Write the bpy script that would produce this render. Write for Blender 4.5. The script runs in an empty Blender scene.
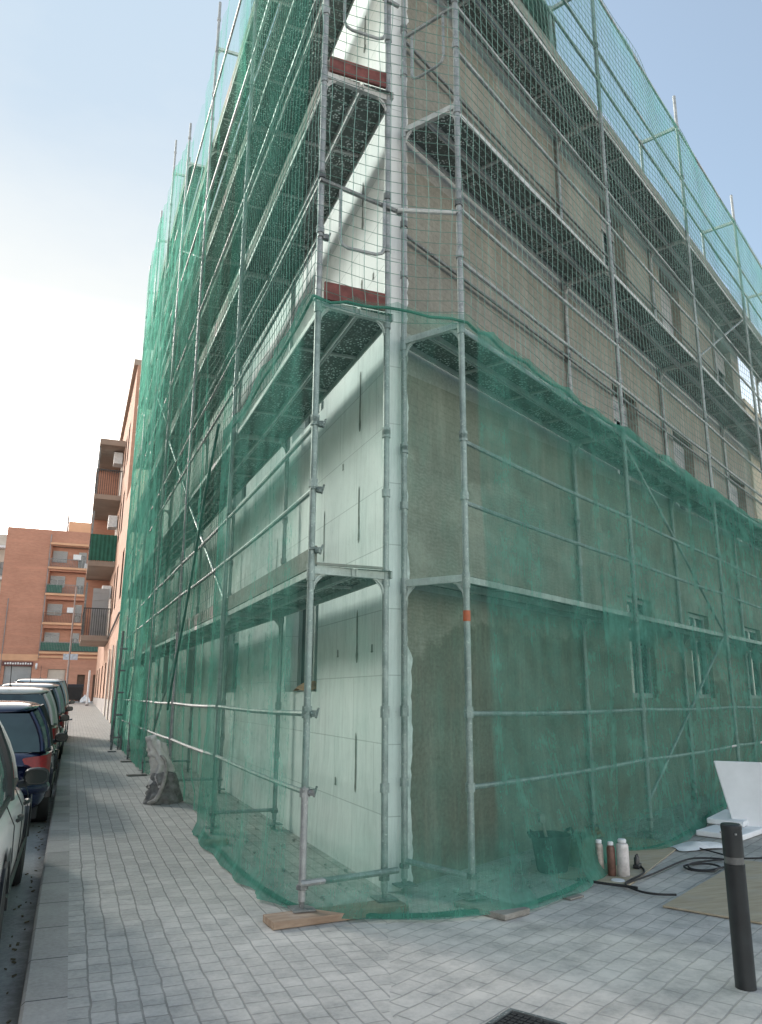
import bpy, math, random
from mathutils import Vector, noise
random.seed(7)
S = bpy.context.scene
COL = S.collection
PI = math.pi
def R(d): return math.radians(d)
def nz(x, y=0.0, z=0.0): return noise.noise(Vector((x, y, z)))
def clamp(v, a=0.0, b=1.0): return max(a, min(b, v))
def smooth(t): t = clamp(t); return t*t*(3-2*t)
def lerp(a, b, t): return a+(b-a)*t

# ------------------------------------------------------------------ frames of the place
# the street runs along +Y, the second facade leaves the corner along DR
AR = R(60.4)
DR = Vector((math.sin(AR), math.cos(AR), 0)); NR = Vector((-math.cos(AR), math.sin(AR), 0))
R0 = Vector((2.716, 5.174, 0))
UP = Vector((0, 0, 1))
def PR(s, off=0.0, z=0.0): return R0+DR*s+NR*off+UP*z     # along the second facade, off towards the wall
def gz(y): return 0.72*smooth((y-26)/60.0)                # the street climbs a little far away
LV = [0.0, 2.30, 4.40, 6.52, 8.65, 10.76, 12.9, 15.0]            # scaffold lifts

# ------------------------------------------------------------------ materials
def new_mat(name):
    m = bpy.data.materials.new(name); m.use_nodes = True
    nt = m.node_tree; nt.nodes.clear()
    out = nt.nodes.new('ShaderNodeOutputMaterial')
    return m, nt, out
def N(nt, typ, **kw):
    n = nt.nodes.new(typ)
    for k, v in kw.items():
        if k.startswith('_'): setattr(n, k[1:], v)
    return n
def L(nt, a, b): nt.links.new(a, b)
def ramp(nt, fac, stops):
    r = nt.nodes.new('ShaderNodeValToRGB')
    e = r.color_ramp.elements
    while len(e) < len(stops): e.new(0.5)
    for i, (p, c) in enumerate(stops):
        e[i].position = p; e[i].color = (c, c, c, 1) if isinstance(c, (int, float)) else (*c, 1)
    L(nt, fac, r.inputs[0]); return r.outputs[0]
def noise_tex(nt, vec, scale, detail=5, rough=0.55):
    n = nt.nodes.new('ShaderNodeTexNoise'); n.inputs['Scale'].default_value = scale
    n.inputs['Detail'].default_value = detail; n.inputs['Roughness'].default_value = rough
    if vec is not None: L(nt, vec, n.inputs['Vector'])
    return n.outputs['Fac']
def mixc(nt, fac, a, b, mode='MIX'):
    m = nt.nodes.new('ShaderNodeMix'); m.data_type = 'RGBA'; m.blend_type = mode
    for i, v in ((0, fac), (6, a), (7, b)):
        if hasattr(v, 'links') or hasattr(v, 'is_linked'): L(nt, v, m.inputs[i])
        elif i == 0: m.inputs[0].default_value = v
        else: m.inputs[i].default_value = (*v, 1)
    return m.outputs[2]
def math_n(nt, op, a, b=None, c=None):
    m = nt.nodes.new('ShaderNodeMath'); m.operation = op
    for i, v in enumerate((a, b, c)):
        if v is None: continue
        if isinstance(v, (int, float)): m.inputs[i].default_value = v
        else: L(nt, v, m.inputs[i])
    return m.outputs[0]
def world_pos(nt):
    return nt.nodes.new('ShaderNodeNewGeometry').outputs['Position']
def scaled(nt, vec, s, rz=0.0, loc=(0, 0, 0)):
    m = nt.nodes.new('ShaderNodeMapping'); m.inputs['Scale'].default_value = s
    m.inputs['Rotation'].default_value = (0, 0, rz); m.inputs['Location'].default_value = loc
    L(nt, vec, m.inputs['Vector']); return m.outputs[0]
def principled(nt, out, col, rough=0.8, metal=0.0, bump=None, bstr=0.3, bdist=0.01, spec=None, coat=0):
    p = nt.nodes.new('ShaderNodeBsdfPrincipled')
    if isinstance(col, tuple): p.inputs['Base Color'].default_value = (*col, 1)
    else: L(nt, col, p.inputs['Base Color'])
    if isinstance(rough, (int, float)): p.inputs['Roughness'].default_value = rough
    else: L(nt, rough, p.inputs['Roughness'])
    p.inputs['Metallic'].default_value = metal
    if spec is not None: p.inputs['Specular IOR Level'].default_value = spec
    if coat: p.inputs['Coat Weight'].default_value = coat; p.inputs['Coat Roughness'].default_value = 0.05
    if bump is not None:
        b = nt.nodes.new('ShaderNodeBump'); b.inputs['Strength'].default_value = bstr; b.inputs['Distance'].default_value = bdist
        L(nt, bump, b.inputs['Height']); L(nt, b.outputs[0], p.inputs['Normal'])
    L(nt, p.outputs[0], out.inputs[0]); return p
_simple = {}
def simple(name, col, rough=0.7, metal=0.0, var=0.25, scale=6.0, bstr=0.15, coat=0, spec=None):
    if name in _simple: return _simple[name]
    m, nt, out = new_mat(name)
    pos = world_pos(nt)
    f = noise_tex(nt, pos, scale, 6, 0.6)
    d = tuple(c*(1-var) for c in col); l = tuple(min(1, c*(1+var)) for c in col)
    c = ramp(nt, f, [(0.3, d), (0.7, l)])
    f2 = noise_tex(nt, pos, scale*7, 3)
    principled(nt, out, c, rough, metal, f2, bstr, 0.004, coat=coat, spec=spec)
    _simple[name] = m; return m

def mat_pavement():
    m, nt, out = new_mat('pavement_blocks')
    pos = world_pos(nt)
    warp = noise_tex(nt, pos, 3.0, 2)
    def bricks(rot, off, bw_, rh_):
        v = scaled(nt, pos, (1, 1, 1), rot)
        b = nt.nodes.new('ShaderNodeTexBrick')
        b.inputs['Scale'].default_value = 1; b.inputs['Brick Width'].default_value = bw_
        b.inputs['Row Height'].default_value = rh_; b.inputs['Mortar Size'].default_value = 0.0065
        b.inputs['Mortar Smooth'].default_value = 0.6; b.inputs['Bias'].default_value = 0.0
        b.offset = off; b.squash = 1.0
        b.inputs['Color1'].default_value = (0.1, 0.1, 0.1, 1); b.inputs['Color2'].default_value = (0.95, 0.95, 0.95, 1)
        b.inputs['Mortar'].default_value = (0.5, 0.5, 0.5, 1)
        dn = nt.nodes.new('ShaderNodeTexNoise'); dn.inputs['Scale'].default_value = 5; L(nt, v, dn.inputs['Vector'])
        vm = nt.nodes.new('ShaderNodeVectorMath'); vm.operation = 'MULTIPLY_ADD'
        L(nt, dn.outputs['Color'], vm.inputs[0]); vm.inputs[1].default_value = (0.026, 0.026, 0); L(nt, v, vm.inputs[2])
        L(nt, vm.outputs[0], b.inputs['Vector'])
        return b
    b1 = bricks(R(90), 0.37, 0.135, 0.112); b2 = bricks(-(PI/2-AR), 0.5, 0.20, 0.115)
    # mitre between the two laying directions, leaving the corner outwards
    sep = nt.nodes.new('ShaderNodeSeparateXYZ'); L(nt, pos, sep.inputs[0])
    side = math_n(nt, 'SUBTRACT', math_n(nt, 'MULTIPLY', math_n(nt, 'SUBTRACT', sep.outputs[0], 2.30), 1.55),
                  math_n(nt, 'MULTIPLY', math_n(nt, 'SUBTRACT', sep.outputs[1], 5.75), 0.60))
    jit = math_n(nt, 'MULTIPLY', noise_tex(nt, pos, 9, 1), 0.10)
    msk = math_n(nt, 'GREATER_THAN', math_n(nt, 'ADD', side, jit), 0.05)
    mort = math_n(nt, 'ADD', math_n(nt, 'MULTIPLY', b1.outputs['Fac'], math_n(nt, 'SUBTRACT', 1.0, msk)), math_n(nt, 'MULTIPLY', b2.outputs['Fac'], msk))
    cell = mixc(nt, msk, b1.outputs['Color'], b2.outputs['Color'])
    big = noise_tex(nt, pos, 0.55, 5, 0.6); fine = noise_tex(nt, pos, 38, 6, 0.7); mid = noise_tex(nt, pos, 5, 5, 0.65)
    base = ramp(nt, big, [(0.3, (0.34, 0.315, 0.275)), (0.7, (0.47, 0.44, 0.385))])
    base = mixc(nt, 0.50, base, ramp(nt, cell, [(0.0, (0.19, 0.19, 0.18)), (1.0, (0.58, 0.565, 0.53))]))
    base = mixc(nt, ramp(nt, mid, [(0.42, 0.0), (0.75, 0.5)]), base, (0.18, 0.195, 0.195))
    base = mixc(nt, 0.35, base, ramp(nt, fine, [(0.25, (0.12, 0.13, 0.13)), (0.75, (0.62, 0.62, 0.60))]))
    # joints: dark where walked, whitish with cement dust close to the works
    dist = nt.nodes.new('ShaderNodeVectorMath'); dist.operation = 'DISTANCE'; L(nt, pos, dist.inputs[0]); dist.inputs[1].default_value = (3.0, 4.7, 0)
    near = ramp(nt, math_n(nt, 'ADD', math_n(nt, 'DIVIDE', dist.outputs['Value'], 4.0), math_n(nt, 'MULTIPLY', math_n(nt, 'SUBTRACT', mid, 0.5), 0.9)), [(0.15, 1.0), (0.85, 0.0)])
    jc = mixc(nt, math_n(nt, 'MULTIPLY', near, 0.5), (0.13, 0.13, 0.12), (0.52, 0.51, 0.49))
    base = mixc(nt, math_n(nt, 'MULTIPLY', mort, 0.72), base, jc)
    MJ = mort
    dust = math_n(nt, 'MULTIPLY', math_n(nt, 'MULTIPLY', near, math_n(nt, 'SUBTRACT', 1.0, math_n(nt, 'MULTIPLY', MJ, 0.6))), ramp(nt, noise_tex(nt, pos, 2.6, 8, 0.72), [(0.36, 0.0), (0.60, 0.95)]))
    base = mixc(nt, dust, base, (0.63, 0.60, 0.555))
    stain = ramp(nt, noise_tex(nt, scaled(nt, pos, (1, 1, 1), 0, (13, 4, 0)), 1.7, 7, 0.7), [(0.60, 0.0), (0.72, 0.45)])
    base = mixc(nt, stain, base, (0.13, 0.14, 0.14))
    h = math_n(nt, 'SUBTRACT', math_n(nt, 'MULTIPLY', fine, 0.35), mort)
    principled(nt, out, base, 0.72, 0, h, 0.75, 0.006)
    return m
def mat_concrete(name, c0, c1, scale=1.5, rough=0.85, joints=None, bstr=0.3, gutter=False):
    m, nt, out = new_mat(name)
    pos = world_pos(nt)
    a = noise_tex(nt, pos, scale, 8, 0.65); f = noise_tex(nt, pos, 45, 5, 0.7)
    c = ramp(nt, a, [(0.3, c0), (0.7, c1)])
    c = mixc(nt, 0.3, c, ramp(nt, f, [(0.3, tuple(v*0.5 for v in c0)), (0.7, tuple(min(1, v*1.3) for v in c1))]))
    h = f
    if joints:
        sep = nt.nodes.new('ShaderNodeSeparateXYZ'); L(nt, pos, sep.inputs[0])
        j = math_n(nt, 'LESS_THAN', math_n(nt, 'FRACT', math_n(nt, 'DIVIDE', sep.outputs[1], joints)), 0.018)
        cellv = nt.nodes.new('ShaderNodeTexWhiteNoise'); cellv.noise_dimensions = '1D'
        L(nt, math_n(nt, 'FLOOR', math_n(nt, 'DIVIDE', sep.outputs[1], joints)), cellv.inputs['W'])
        c = mixc(nt, 0.35, c, ramp(nt, cellv.outputs['Value'], [(0, (0.17, 0.18, 0.18)), (1, (0.42, 0.40, 0.38))]))
        c = mixc(nt, j, c, (0.06, 0.065, 0.065))
    if gutter:
        sg_ = nt.nodes.new('ShaderNodeSeparateXYZ'); L(nt, pos, sg_.inputs[0])
        e_ = math_n(nt, 'ADD', sg_.outputs[0], math_n(nt, 'MULTIPLY', math_n(nt, 'SUBTRACT', noise_tex(nt, pos, 6, 6, 0.7), 0.5), 0.22))
        c = mixc(nt, ramp(nt, math_n(nt, 'ADD', math_n(nt, 'MULTIPLY', e_, 9.0), 1.75), [(0.0, 0.0), (0.9, 0.75)]), c, (0.07, 0.07, 0.06))
    principled(nt, out, c, rough, 0, h, bstr, 0.005)
    return m
def mat_insulation():
    """white foam boards: fine board joints, scuffs, adhesive bleeding through"""
    m, nt, out = new_mat('white_insulation')
    pos = world_pos(nt)
    sep = nt.nodes.new('ShaderNodeSeparateXYZ'); L(nt, pos, sep.inputs[0])
    cmb = nt.nodes.new('ShaderNodeCombineXYZ'); L(nt, sep.outputs[1], cmb.inputs[0]); L(nt, sep.outputs[2], cmb.inputs[1])
    b = nt.nodes.new('ShaderNodeTexBrick'); b.inputs['Scale'].default_value = 1
    b.inputs['Brick Width'].default_value = 1.0; b.inputs['Row Height'].default_value = 0.52; b.inputs['Mortar Size'].default_value = 0.006
    b.inputs['Mortar Smooth'].default_value = 0.9
    L(nt, cmb.outputs[0], b.inputs['Vector'])
    b.inputs['Color1'].default_value = (0.78, 0.80, 0.79, 1); b.inputs['Color2'].default_value = (0.84, 0.85, 0.84, 1); b.inputs['Mortar'].default_value = (0.5, 0.53, 0.52, 1)
    lines = noise_tex(nt, cmb.outputs[0], 1.3, 2)
    c = mixc(nt, math_n(nt, 'MULTIPLY', b.outputs['Fac'], ramp(nt, lines, [(0.4, 0.15), (0.6, 1.0)])), b.outputs['Color'], (0.50, 0.53, 0.52))
    d = noise_tex(nt, pos, 1.1, 8, 0.7)
    c = mixc(nt, ramp(nt, d, [(0.45, 0.0), (0.8, 0.38)]), c, (0.42, 0.46, 0.44))
    v = noise_tex(nt, scaled(nt, pos, (3, 7, 0.5)), 1.0, 6, 0.7)
    c = mixc(nt, ramp(nt, v, [(0.52, 0.0), (0.75, 0.32)]), c, (0.36, 0.40, 0.38))
    sc = noise_tex(nt, scaled(nt, pos, (1, 1, 1), 0, (3, 9, 2)), 16, 4, 0.7)
    c = mixc(nt, ramp(nt, sc, [(0.66, 0.0), (0.72, 0.35)]), c, (0.28, 0.31, 0.30))
    # further along the street the old facade still shows (grey mortar patches)
    far = math_n(nt, 'ADD', math_n(nt, 'DIVIDE', math_n(nt, 'SUBTRACT', sep.outputs[1], 9.0), 6.0), math_n(nt, 'MULTIPLY', math_n(nt, 'SUBTRACT', d, 0.5), 3.0))
    c = mixc(nt, ramp(nt, far, [(0.3, 0.0), (1.0, 0.7)]), c, (0.33, 0.34, 0.30))
    principled(nt, out, c, 0.75, 0, noise_tex(nt, pos, 60, 3), 0.12, 0.003)
    return m
def mat_mortar_wall():
    """brown-grey base coat: dark smooth patch at the foot, combed coat above, smooth again higher, brick ghosts"""
    m, nt, out = new_mat('base_coat_render')
    pos = world_pos(nt)
    dot = nt.nodes.new('ShaderNodeVectorMath'); dot.operation = 'DOT_PRODUCT'
    L(nt, pos, dot.inputs[0]); dot.inputs[1].default_value = tuple(DR)
    sep = nt.nodes.new('ShaderNodeSeparateXYZ'); L(nt, pos, sep.inputs[0])
    s = math_n(nt, 'SUBTRACT', dot.outputs['Value'], R0.dot(DR)); z = sep.outputs[2]
    cmb = nt.nodes.new('ShaderNodeCombineXYZ'); L(nt, s, cmb.inputs[0]); L(nt, z, cmb.inputs[1]); P = cmb.outputs[0]
    n1 = noise_tex(nt, P, 1.4, 8, 0.6); n2 = noise_tex(nt, P, 4.5, 7, 0.68); n3 = noise_tex(nt, P, 26, 5, 0.7)
    rag = math_n(nt, 'MULTIPLY', math_n(nt, 'SUBTRACT', n1, 0.5), 1.1)
    lowtop = math_n(nt, 'SUBTRACT', math_n(nt, 'ADD', math_n(nt, 'ADD', 1.72, math_n(nt, 'MULTIPLY', math_n(nt, 'MINIMUM', s, 1.0), 0.35)), math_n(nt, 'ADD', math_n(nt, 'MULTIPLY', rag, 0.6), math_n(nt, 'MULTIPLY', math_n(nt, 'SUBTRACT', n2, 0.5), 0.35))),
                    math_n(nt, 'MULTIPLY', math_n(nt, 'MAXIMUM', math_n(nt, 'SUBTRACT', s, 3.0), 0.0), 0.06))
    lowf = ramp(nt, math_n(nt, 'MULTIPLY', math_n(nt, 'SUBTRACT', lowtop, z), 16.0), [(0.0, 0.0), (1.0, 1.0)])
    low = math_n(nt, 'LESS_THAN', z, lowtop)
    hiline = math_n(nt, 'ADD', 3.4, rag)
    hi = ramp(nt, math_n(nt, 'MULTIPLY', math_n(nt, 'SUBTRACT', z, hiline), 12.0), [(0.0, 0.0), (1.0, 1.0)])
    # combed texture: fine horizontal trowel lines, wavy
    w = nt.nodes.new('ShaderNodeTexWave'); w.bands_direction = 'Y'; w.inputs['Scale'].default_value = 9
    w.inputs['Distortion'].default_value = 9; w.inputs['Detail'].default_value = 3; w.inputs['Detail Scale'].default_value = 1.2
    L(nt, P, w.inputs['Vector'])
    comb_c = ramp(nt, w.outputs['Fac'], [(0.1, (0.245, 0.238, 0.20)), (0.9, (0.33, 0.322, 0.275))])
    comb_c = mixc(nt, ramp(nt, n2, [(0.40, 0.0), (0.65, 0.85)]), comb_c, (0.24, 0.235, 0.195))
    comb_c = mixc(nt, ramp(nt, noise_tex(nt, P, 1.1, 6, 0.65), [(0.48, 0.0), (0.60, 0.7)]), comb_c, (0.46, 0.45, 0.39))
    smooth_c = ramp(nt, n1, [(0.3, (0.185, 0.182, 0.152)), (0.7, (0.275, 0.27, 0.225))])
    smooth_c = mixc(nt, ramp(nt, n2, [(0.45, 0.0), (0.75, 0.5)]), smooth_c, (0.16, 0.155, 0.125))
    low_c = ramp(nt, n2, [(0.3, (0.095, 0.098, 0.072)), (0.7, (0.16, 0.155, 0.12))])
    c = mixc(nt, hi, comb_c, smooth_c)
    # brick courses ghosting through the high part
    b = nt.nodes.new('ShaderNodeTexBrick'); b.inputs['Scale'].default_value = 1; b.inputs['Brick Width'].default_value = 0.29
    b.inputs['Row Height'].default_value = 0.075; b.inputs['Mortar Size'].default_value = 0.006; L(nt, P, b.inputs['Vector'])
    c = mixc(nt, math_n(nt, 'MULTIPLY', b.outputs['Fac'], math_n(nt, 'MULTIPLY', hi, 0.35)), c, (0.13, 0.125, 0.105))
    c = mixc(nt, math_n(nt, 'MULTIPLY', lowf, ramp(nt, noise_tex(nt, P, 0.9, 5), [(0.3, 1.0), (0.75, 0.65)])), c, low_c)
    # pale reinforcing strips where the floor slabs are
    for zb in (4.22, 6.36, 8.47):
        band = math_n(nt, 'MULTIPLY', math_n(nt, 'GREATER_THAN', z, math_n(nt, 'ADD', zb, math_n(nt, 'MULTIPLY', math_n(nt, 'SUBTRACT', math_n(nt, 'FRACT', math_n(nt, 'DIVIDE', s, 1.9)), 0.5), 0.12))),
                      math_n(nt, 'LESS_THAN', z, zb+0.34))
        c = mixc(nt, math_n(nt, 'MULTIPLY', band, 0.8), c, mixc(nt, n3, (0.30, 0.31, 0.29), (0.46, 0.46, 0.43)))
    # vertical washes
    v = noise_tex(nt, scaled(nt, P, (3.5, 0.35, 1)), 1.0, 6, 0.7)
    c = mixc(nt, ramp(nt, v, [(0.48, 0.0), (0.72, 0.55)]), c, (0.44, 0.43, 0.37))
    c = mixc(nt, ramp(nt, noise_tex(nt, P, 9, 5, 0.7), [(0.62, 0.0), (0.70, 0.4)]), c, (0.10, 0.10, 0.085))
    c = mixc(nt, 0.25, c, ramp(nt, n3, [(0.3, (0.07, 0.07, 0.06)), (0.7, (0.42, 0.41, 0.36))]))
    hgt = math_n(nt, 'ADD', math_n(nt, 'MULTIPLY', w.outputs['Fac'], math_n(nt, 'MULTIPLY', math_n(nt, 'SUBTRACT', 1.0, hi), math_n(nt, 'MULTIPLY', ramp(nt, n1, [(0.4, 0.0), (0.6, 0.6)]), math_n(nt, 'SUBTRACT', 1.0, lowf)))), math_n(nt, 'MULTIPLY', n3, 0.7))
    principled(nt, out, c, 0.9, 0, hgt, 0.3, 0.006)
    return m
def mat_brick(name, axis, c1, c2, mortar, dirt=0.35):
    m, nt, out = new_mat(name)
    pos = world_pos(nt); sep = nt.nodes.new('ShaderNodeSeparateXYZ'); L(nt, pos, sep.inputs[0])
    cmb = nt.nodes.new('ShaderNodeCombineXYZ'); L(nt, sep.outputs[axis], cmb.inputs[0]); L(nt, sep.outputs[2], cmb.inputs[1])
    b = nt.nodes.new('ShaderNodeTexBrick'); b.inputs['Scale'].default_value = 1; b.inputs['Brick Width'].default_value = 0.29
    b.inputs['Row Height'].default_value = 0.08; b.inputs['Mortar Size'].default_value = 0.008
    b.inputs['Color1'].default_value = (*c1, 1); b.inputs['Color2'].default_value = (*c2, 1); b.inputs['Mortar'].default_value = (*mortar, 1)
    L(nt, cmb.outputs[0], b.inputs['Vector'])
    a = noise_tex(nt, pos, 0.35, 6, 0.6)
    st = noise_tex(nt, scaled(nt, cmb.outputs[0], (0.15, 2.2, 1)), 1.0, 4)
    c = mixc(nt, ramp(nt, a, [(0.4, 0.0), (0.75, dirt)]), b.outputs['Color'], tuple(v*0.55 for v in c1))
    c = mixc(nt, ramp(nt, st, [(0.52, 0.0), (0.7, 0.25)]), c, tuple(min(1, v*1.35) for v in c2))
    principled(nt, out, c, 0.85, 0, b.outputs['Fac'], -0.2, 0.01)
    return m
def mat_galv(name, c0, c1, metal=0.35, rough=0.5):
    m, nt, out = new_mat(name)
    pos = world_pos(nt)
    a = noise_tex(nt, pos, 7, 7, 0.7); b = noise_tex(nt, pos, 55, 4, 0.7)
    c = ramp(nt, a, [(0.3, c0), (0.7, c1)])
    c = mixc(nt, ramp(nt, b, [(0.6, 0.0), (0.66, 0.65)]), c, (0.70, 0.71, 0.69))      # mortar splashes
    c = mixc(nt, ramp(nt, noise_tex(nt, scaled(nt, pos, (1, 1, 1), 0, (7, 1, 3)), 22, 4, 0.7), [(0.63, 0.0), (0.70, 0.6)]), c, (0.13, 0.14, 0.13))
    principled(nt, out, c, rough, metal, b, 0.25, 0.002)
    return m
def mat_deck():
    """perforated steel deck: dark sheet, daylight through the perforations painted on as pale spots"""
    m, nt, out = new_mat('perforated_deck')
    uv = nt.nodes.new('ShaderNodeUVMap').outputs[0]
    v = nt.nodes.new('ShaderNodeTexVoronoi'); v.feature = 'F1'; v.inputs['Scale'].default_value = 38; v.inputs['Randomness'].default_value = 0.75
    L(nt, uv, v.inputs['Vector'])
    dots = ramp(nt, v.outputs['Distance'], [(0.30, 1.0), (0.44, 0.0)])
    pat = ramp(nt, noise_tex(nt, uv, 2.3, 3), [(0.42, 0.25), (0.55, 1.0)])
    c = mixc(nt, math_n(nt, 'MULTIPLY', dots, pat), (0.13, 0.155, 0.145), (0.80, 0.85, 0.83))  # pale colour stands in for light showing through the holes
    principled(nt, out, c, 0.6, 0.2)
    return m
def mat_fine_net(name, col=(0.085, 0.32, 0.25), tr=(0.91, 0.995, 0.97)):
    """woven debris net: strands catch the light, the gaps let it through; 'dens' says how bunched the cloth is"""
    m, nt, out = new_mat(name)
    at = nt.nodes.new('ShaderNodeAttribute'); at.attribute_name = 'dens'; dens = at.outputs['Fac']
    uv = nt.nodes.new('ShaderNodeUVMap').outputs[0]
    streak = noise_tex(nt, scaled(nt, uv, (9.0, 0.9, 1)), 1.0, 5, 0.65)
    wr = noise_tex(nt, scaled(nt, uv, (2.2, 3.0, 1), 0.5), 1.0, 7, 0.7)
    thin = noise_tex(nt, scaled(nt, uv, (60, 4, 1), 0.12), 1.0, 3, 0.6)
    f = math_n(nt, 'ADD', dens, math_n(nt, 'MULTIPLY', math_n(nt, 'SUBTRACT', streak, 0.5), 0.42))
    f = math_n(nt, 'ADD', f, math_n(nt, 'MULTIPLY', math_n(nt, 'MULTIPLY', math_n(nt, 'SUBTRACT', wr, 0.5), ramp(nt, dens, [(0.1, 0.4), (0.34, 0.8)])), 0.40))
    f = math_n(nt, 'ADD', f, math_n(nt, 'MULTIPLY', math_n(nt, 'SUBTRACT', thin, 0.5), 0.34))
    lw = nt.nodes.new('ShaderNodeLayerWeight'); lw.inputs['Blend'].default_value = 0.35
    f = math_n(nt, 'ADD', f, math_n(nt, 'MULTIPLY', math_n(nt, 'POWER', lw.outputs['Facing'], 2.0), 0.20))
    rg = math_n(nt, 'ABSOLUTE', math_n(nt, 'SUBTRACT', noise_tex(nt, scaled(nt, uv, (1.3, 2.1, 1), 0.6), 1.6, 5, 0.55), 0.5))
    crz = ramp(nt, dens, [(0.12, 0.08), (0.34, 1.0)])
    f = math_n(nt, 'ADD', f, math_n(nt, 'MULTIPLY', crz, ramp(nt, rg, [(0.0, 0.08), (0.06, 0.0)])))
    rg2 = math_n(nt, 'ABSOLUTE', math_n(nt, 'SUBTRACT', noise_tex(nt, scaled(nt, uv, (3.2, 0.7, 1), -0.25), 1.3, 4, 0.55), 0.48))
    f = math_n(nt, 'ADD', f, math_n(nt, 'MULTIPLY', crz, ramp(nt, rg2, [(0.0, 0.07), (0.09, 0.0)])))
    f = math_n(nt, 'MINIMUM', math_n(nt, 'MAXIMUM', f, 0.05), 0.96)
    cc = ramp(nt, wr, [(0.3, tuple(v*0.65 for v in col)), (0.72, tuple(v*1.5+0.012 for v in col))])
    d = nt.nodes.new('ShaderNodeBsdfDiffuse'); L(nt, cc, d.inputs[0])
    t = nt.nodes.new('ShaderNodeBsdfTranslucent'); L(nt, cc, t.inputs[0])
    dm = nt.nodes.new('ShaderNodeMixShader'); dm.inputs[0].default_value = 0.55; L(nt, d.outputs[0], dm.inputs[1]); L(nt, t.outputs[0], dm.inputs[2])
    tp = nt.nodes.new('ShaderNodeBsdfTransparent'); tp.inputs[0].default_value = (*tr, 1)
    mx = nt.nodes.new('ShaderNodeMixShader'); L(nt, f, mx.inputs[0]); L(nt, tp.outputs[0], mx.inputs[1]); L(nt, dm.outputs[0], mx.inputs[2])
    L(nt, mx.outputs[0], out.inputs[0])
    return m
def mat_glass(name, tint=(0.02, 0.03, 0.035), rough=0.06):
    m, nt, out = new_mat(name)
    pos = world_pos(nt)
    principled(nt, out, ramp(nt, noise_tex(nt, pos, 2, 3), [(0.3, tint), (0.7, tuple(v*2 for v in tint))]), rough, 0, spec=0.8)
    return m
def mat_wood(name, c0, c1, rot=0.0):
    m, nt, out = new_mat(name)
    pos = world_pos(nt)
    g = noise_tex(nt, scaled(nt, pos, (3, 26, 20), rot), 1.0, 6, 0.65); b = noise_tex(nt, pos, 3, 6, 0.7)
    c = ramp(nt, g, [(0.3, c0), (0.7, c1)])
    c = mixc(nt, ramp(nt, b, [(0.5, 0.0), (0.75, 0.5)]), c, (0.42, 0.41, 0.38))
    principled(nt, out, c, 0.85, 0, g, 0.35, 0.004)
    return m

M = {}
M['pave'] = mat_pavement()
M['kerb'] = mat_concrete('kerb_stone', (0.24, 0.23, 0.21), (0.44, 0.425, 0.39), 2.6, joints=0.62)
M['road'] = mat_concrete('road_surface', (0.22, 0.23, 0.23), (0.42, 0.43, 0.425), 0.9, bstr=0.5, gutter=True)
M['ground'] = mat_concrete('far_ground', (0.16, 0.16, 0.155), (0.25, 0.25, 0.24), 0.2)
M['eps'] = mat_insulation()
M['mortar'] = mat_mortar_wall()
M['tube'] = mat_galv('galvanised_tube', (0.20, 0.22, 0.22), (0.42, 0.44, 0.44))
M['tube_dark'] = mat_galv('worn_tube', (0.10, 0.11, 0.11), (0.26, 0.28, 0.28))
M['rail_deck'] = mat_galv('deck_side', (0.38, 0.39, 0.38), (0.60, 0.61, 0.59), 0.15, 0.65)
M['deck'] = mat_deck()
M['net'] = mat_fine_net('green_debris_net', (0.115, 0.345, 0.275), (0.93, 1.0, 0.975))
M['netl'] = mat_fine_net('pale_green_net', (0.15, 0.44, 0.345), (0.92, 1.0, 0.97))
M['cord'] = simple('net_cord', (0.17, 0.30, 0.26), 0.8, 0, 0.35, 3)
M['cordg'] = simple('green_cord', (0.035, 0.15, 0.105), 0.8, 0, 0.3, 3)
M['red'] = simple('red_toeboard', (0.16, 0.05, 0.042), 0.7, 0, 0.4, 9)
M['plank'] = mat_wood('rough_plank', (0.20, 0.13, 0.085), (0.40, 0.30, 0.22), 0.1)
M['greyplank'] = mat_wood('grey_plank', (0.17, 0.16, 0.14), (0.33, 0.32, 0.29), 0.6)
M['ply'] = mat_wood('plywood_sheet', (0.33, 0.275, 0.19), (0.47, 0.41, 0.30), -0.5)
M['black'] = simple('black_paint', (0.018, 0.022, 0.024), 0.42, 0, 0.35, 8, 0.1)
M['rubber'] = simple('black_rubber', (0.02, 0.021, 0.022), 0.75, 0, 0.3, 12)
M['white'] = simple('white_foam', (0.78, 0.80, 0.82), 0.8, 0, 0.06, 5, 0.3)
M['whitepl'] = simple('white_plastic', (0.68, 0.70, 0.71), 0.45, 0, 0.15, 8)
M['orange'] = simple('orange_tag', (0.55, 0.09, 0.03), 0.5, 0, 0.2, 40)
M['jag'] = simple('foam_edge', (0.66, 0.68, 0.67), 0.9, 0, 0.2, 14, 0.6)
M['streak'] = simple('adhesive_streak', (0.19, 0.20, 0.185), 0.9, 0, 0.35, 20, 0.4)
M['glass'] = mat_glass('window_glass')
M['frame'] = simple('white_frame', (0.34, 0.37, 0.37), 0.5, 0, 0.1, 3)
M['dark'] = simple('dark_room', (0.03, 0.035, 0.035), 0.9, 0, 0.3, 2)
M['brickx'] = mat_brick('brick_front', 0, (0.45, 0.205, 0.135), (0.52, 0.25, 0.17), (0.40, 0.27, 0.20))
M['bricky'] = mat_brick('brick_side', 1, (0.36, 0.19, 0.13), (0.43, 0.24, 0.165), (0.38, 0.27, 0.20))
M['slab'] = simple('balcony_slab', (0.30, 0.24, 0.195), 0.85, 0, 0.2, 0.6)
M['cornice'] = simple('peach_cornice', (0.62, 0.36, 0.22), 0.85, 0, 0.12, 0.6)
M['cream'] = simple('cream_render', (0.55, 0.49, 0.38), 0.9, 0, 0.15, 0.5)
M['stone'] = simple('grey_stone', (0.28, 0.25, 0.24), 0.85, 0, 0.25, 1.2)
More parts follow.
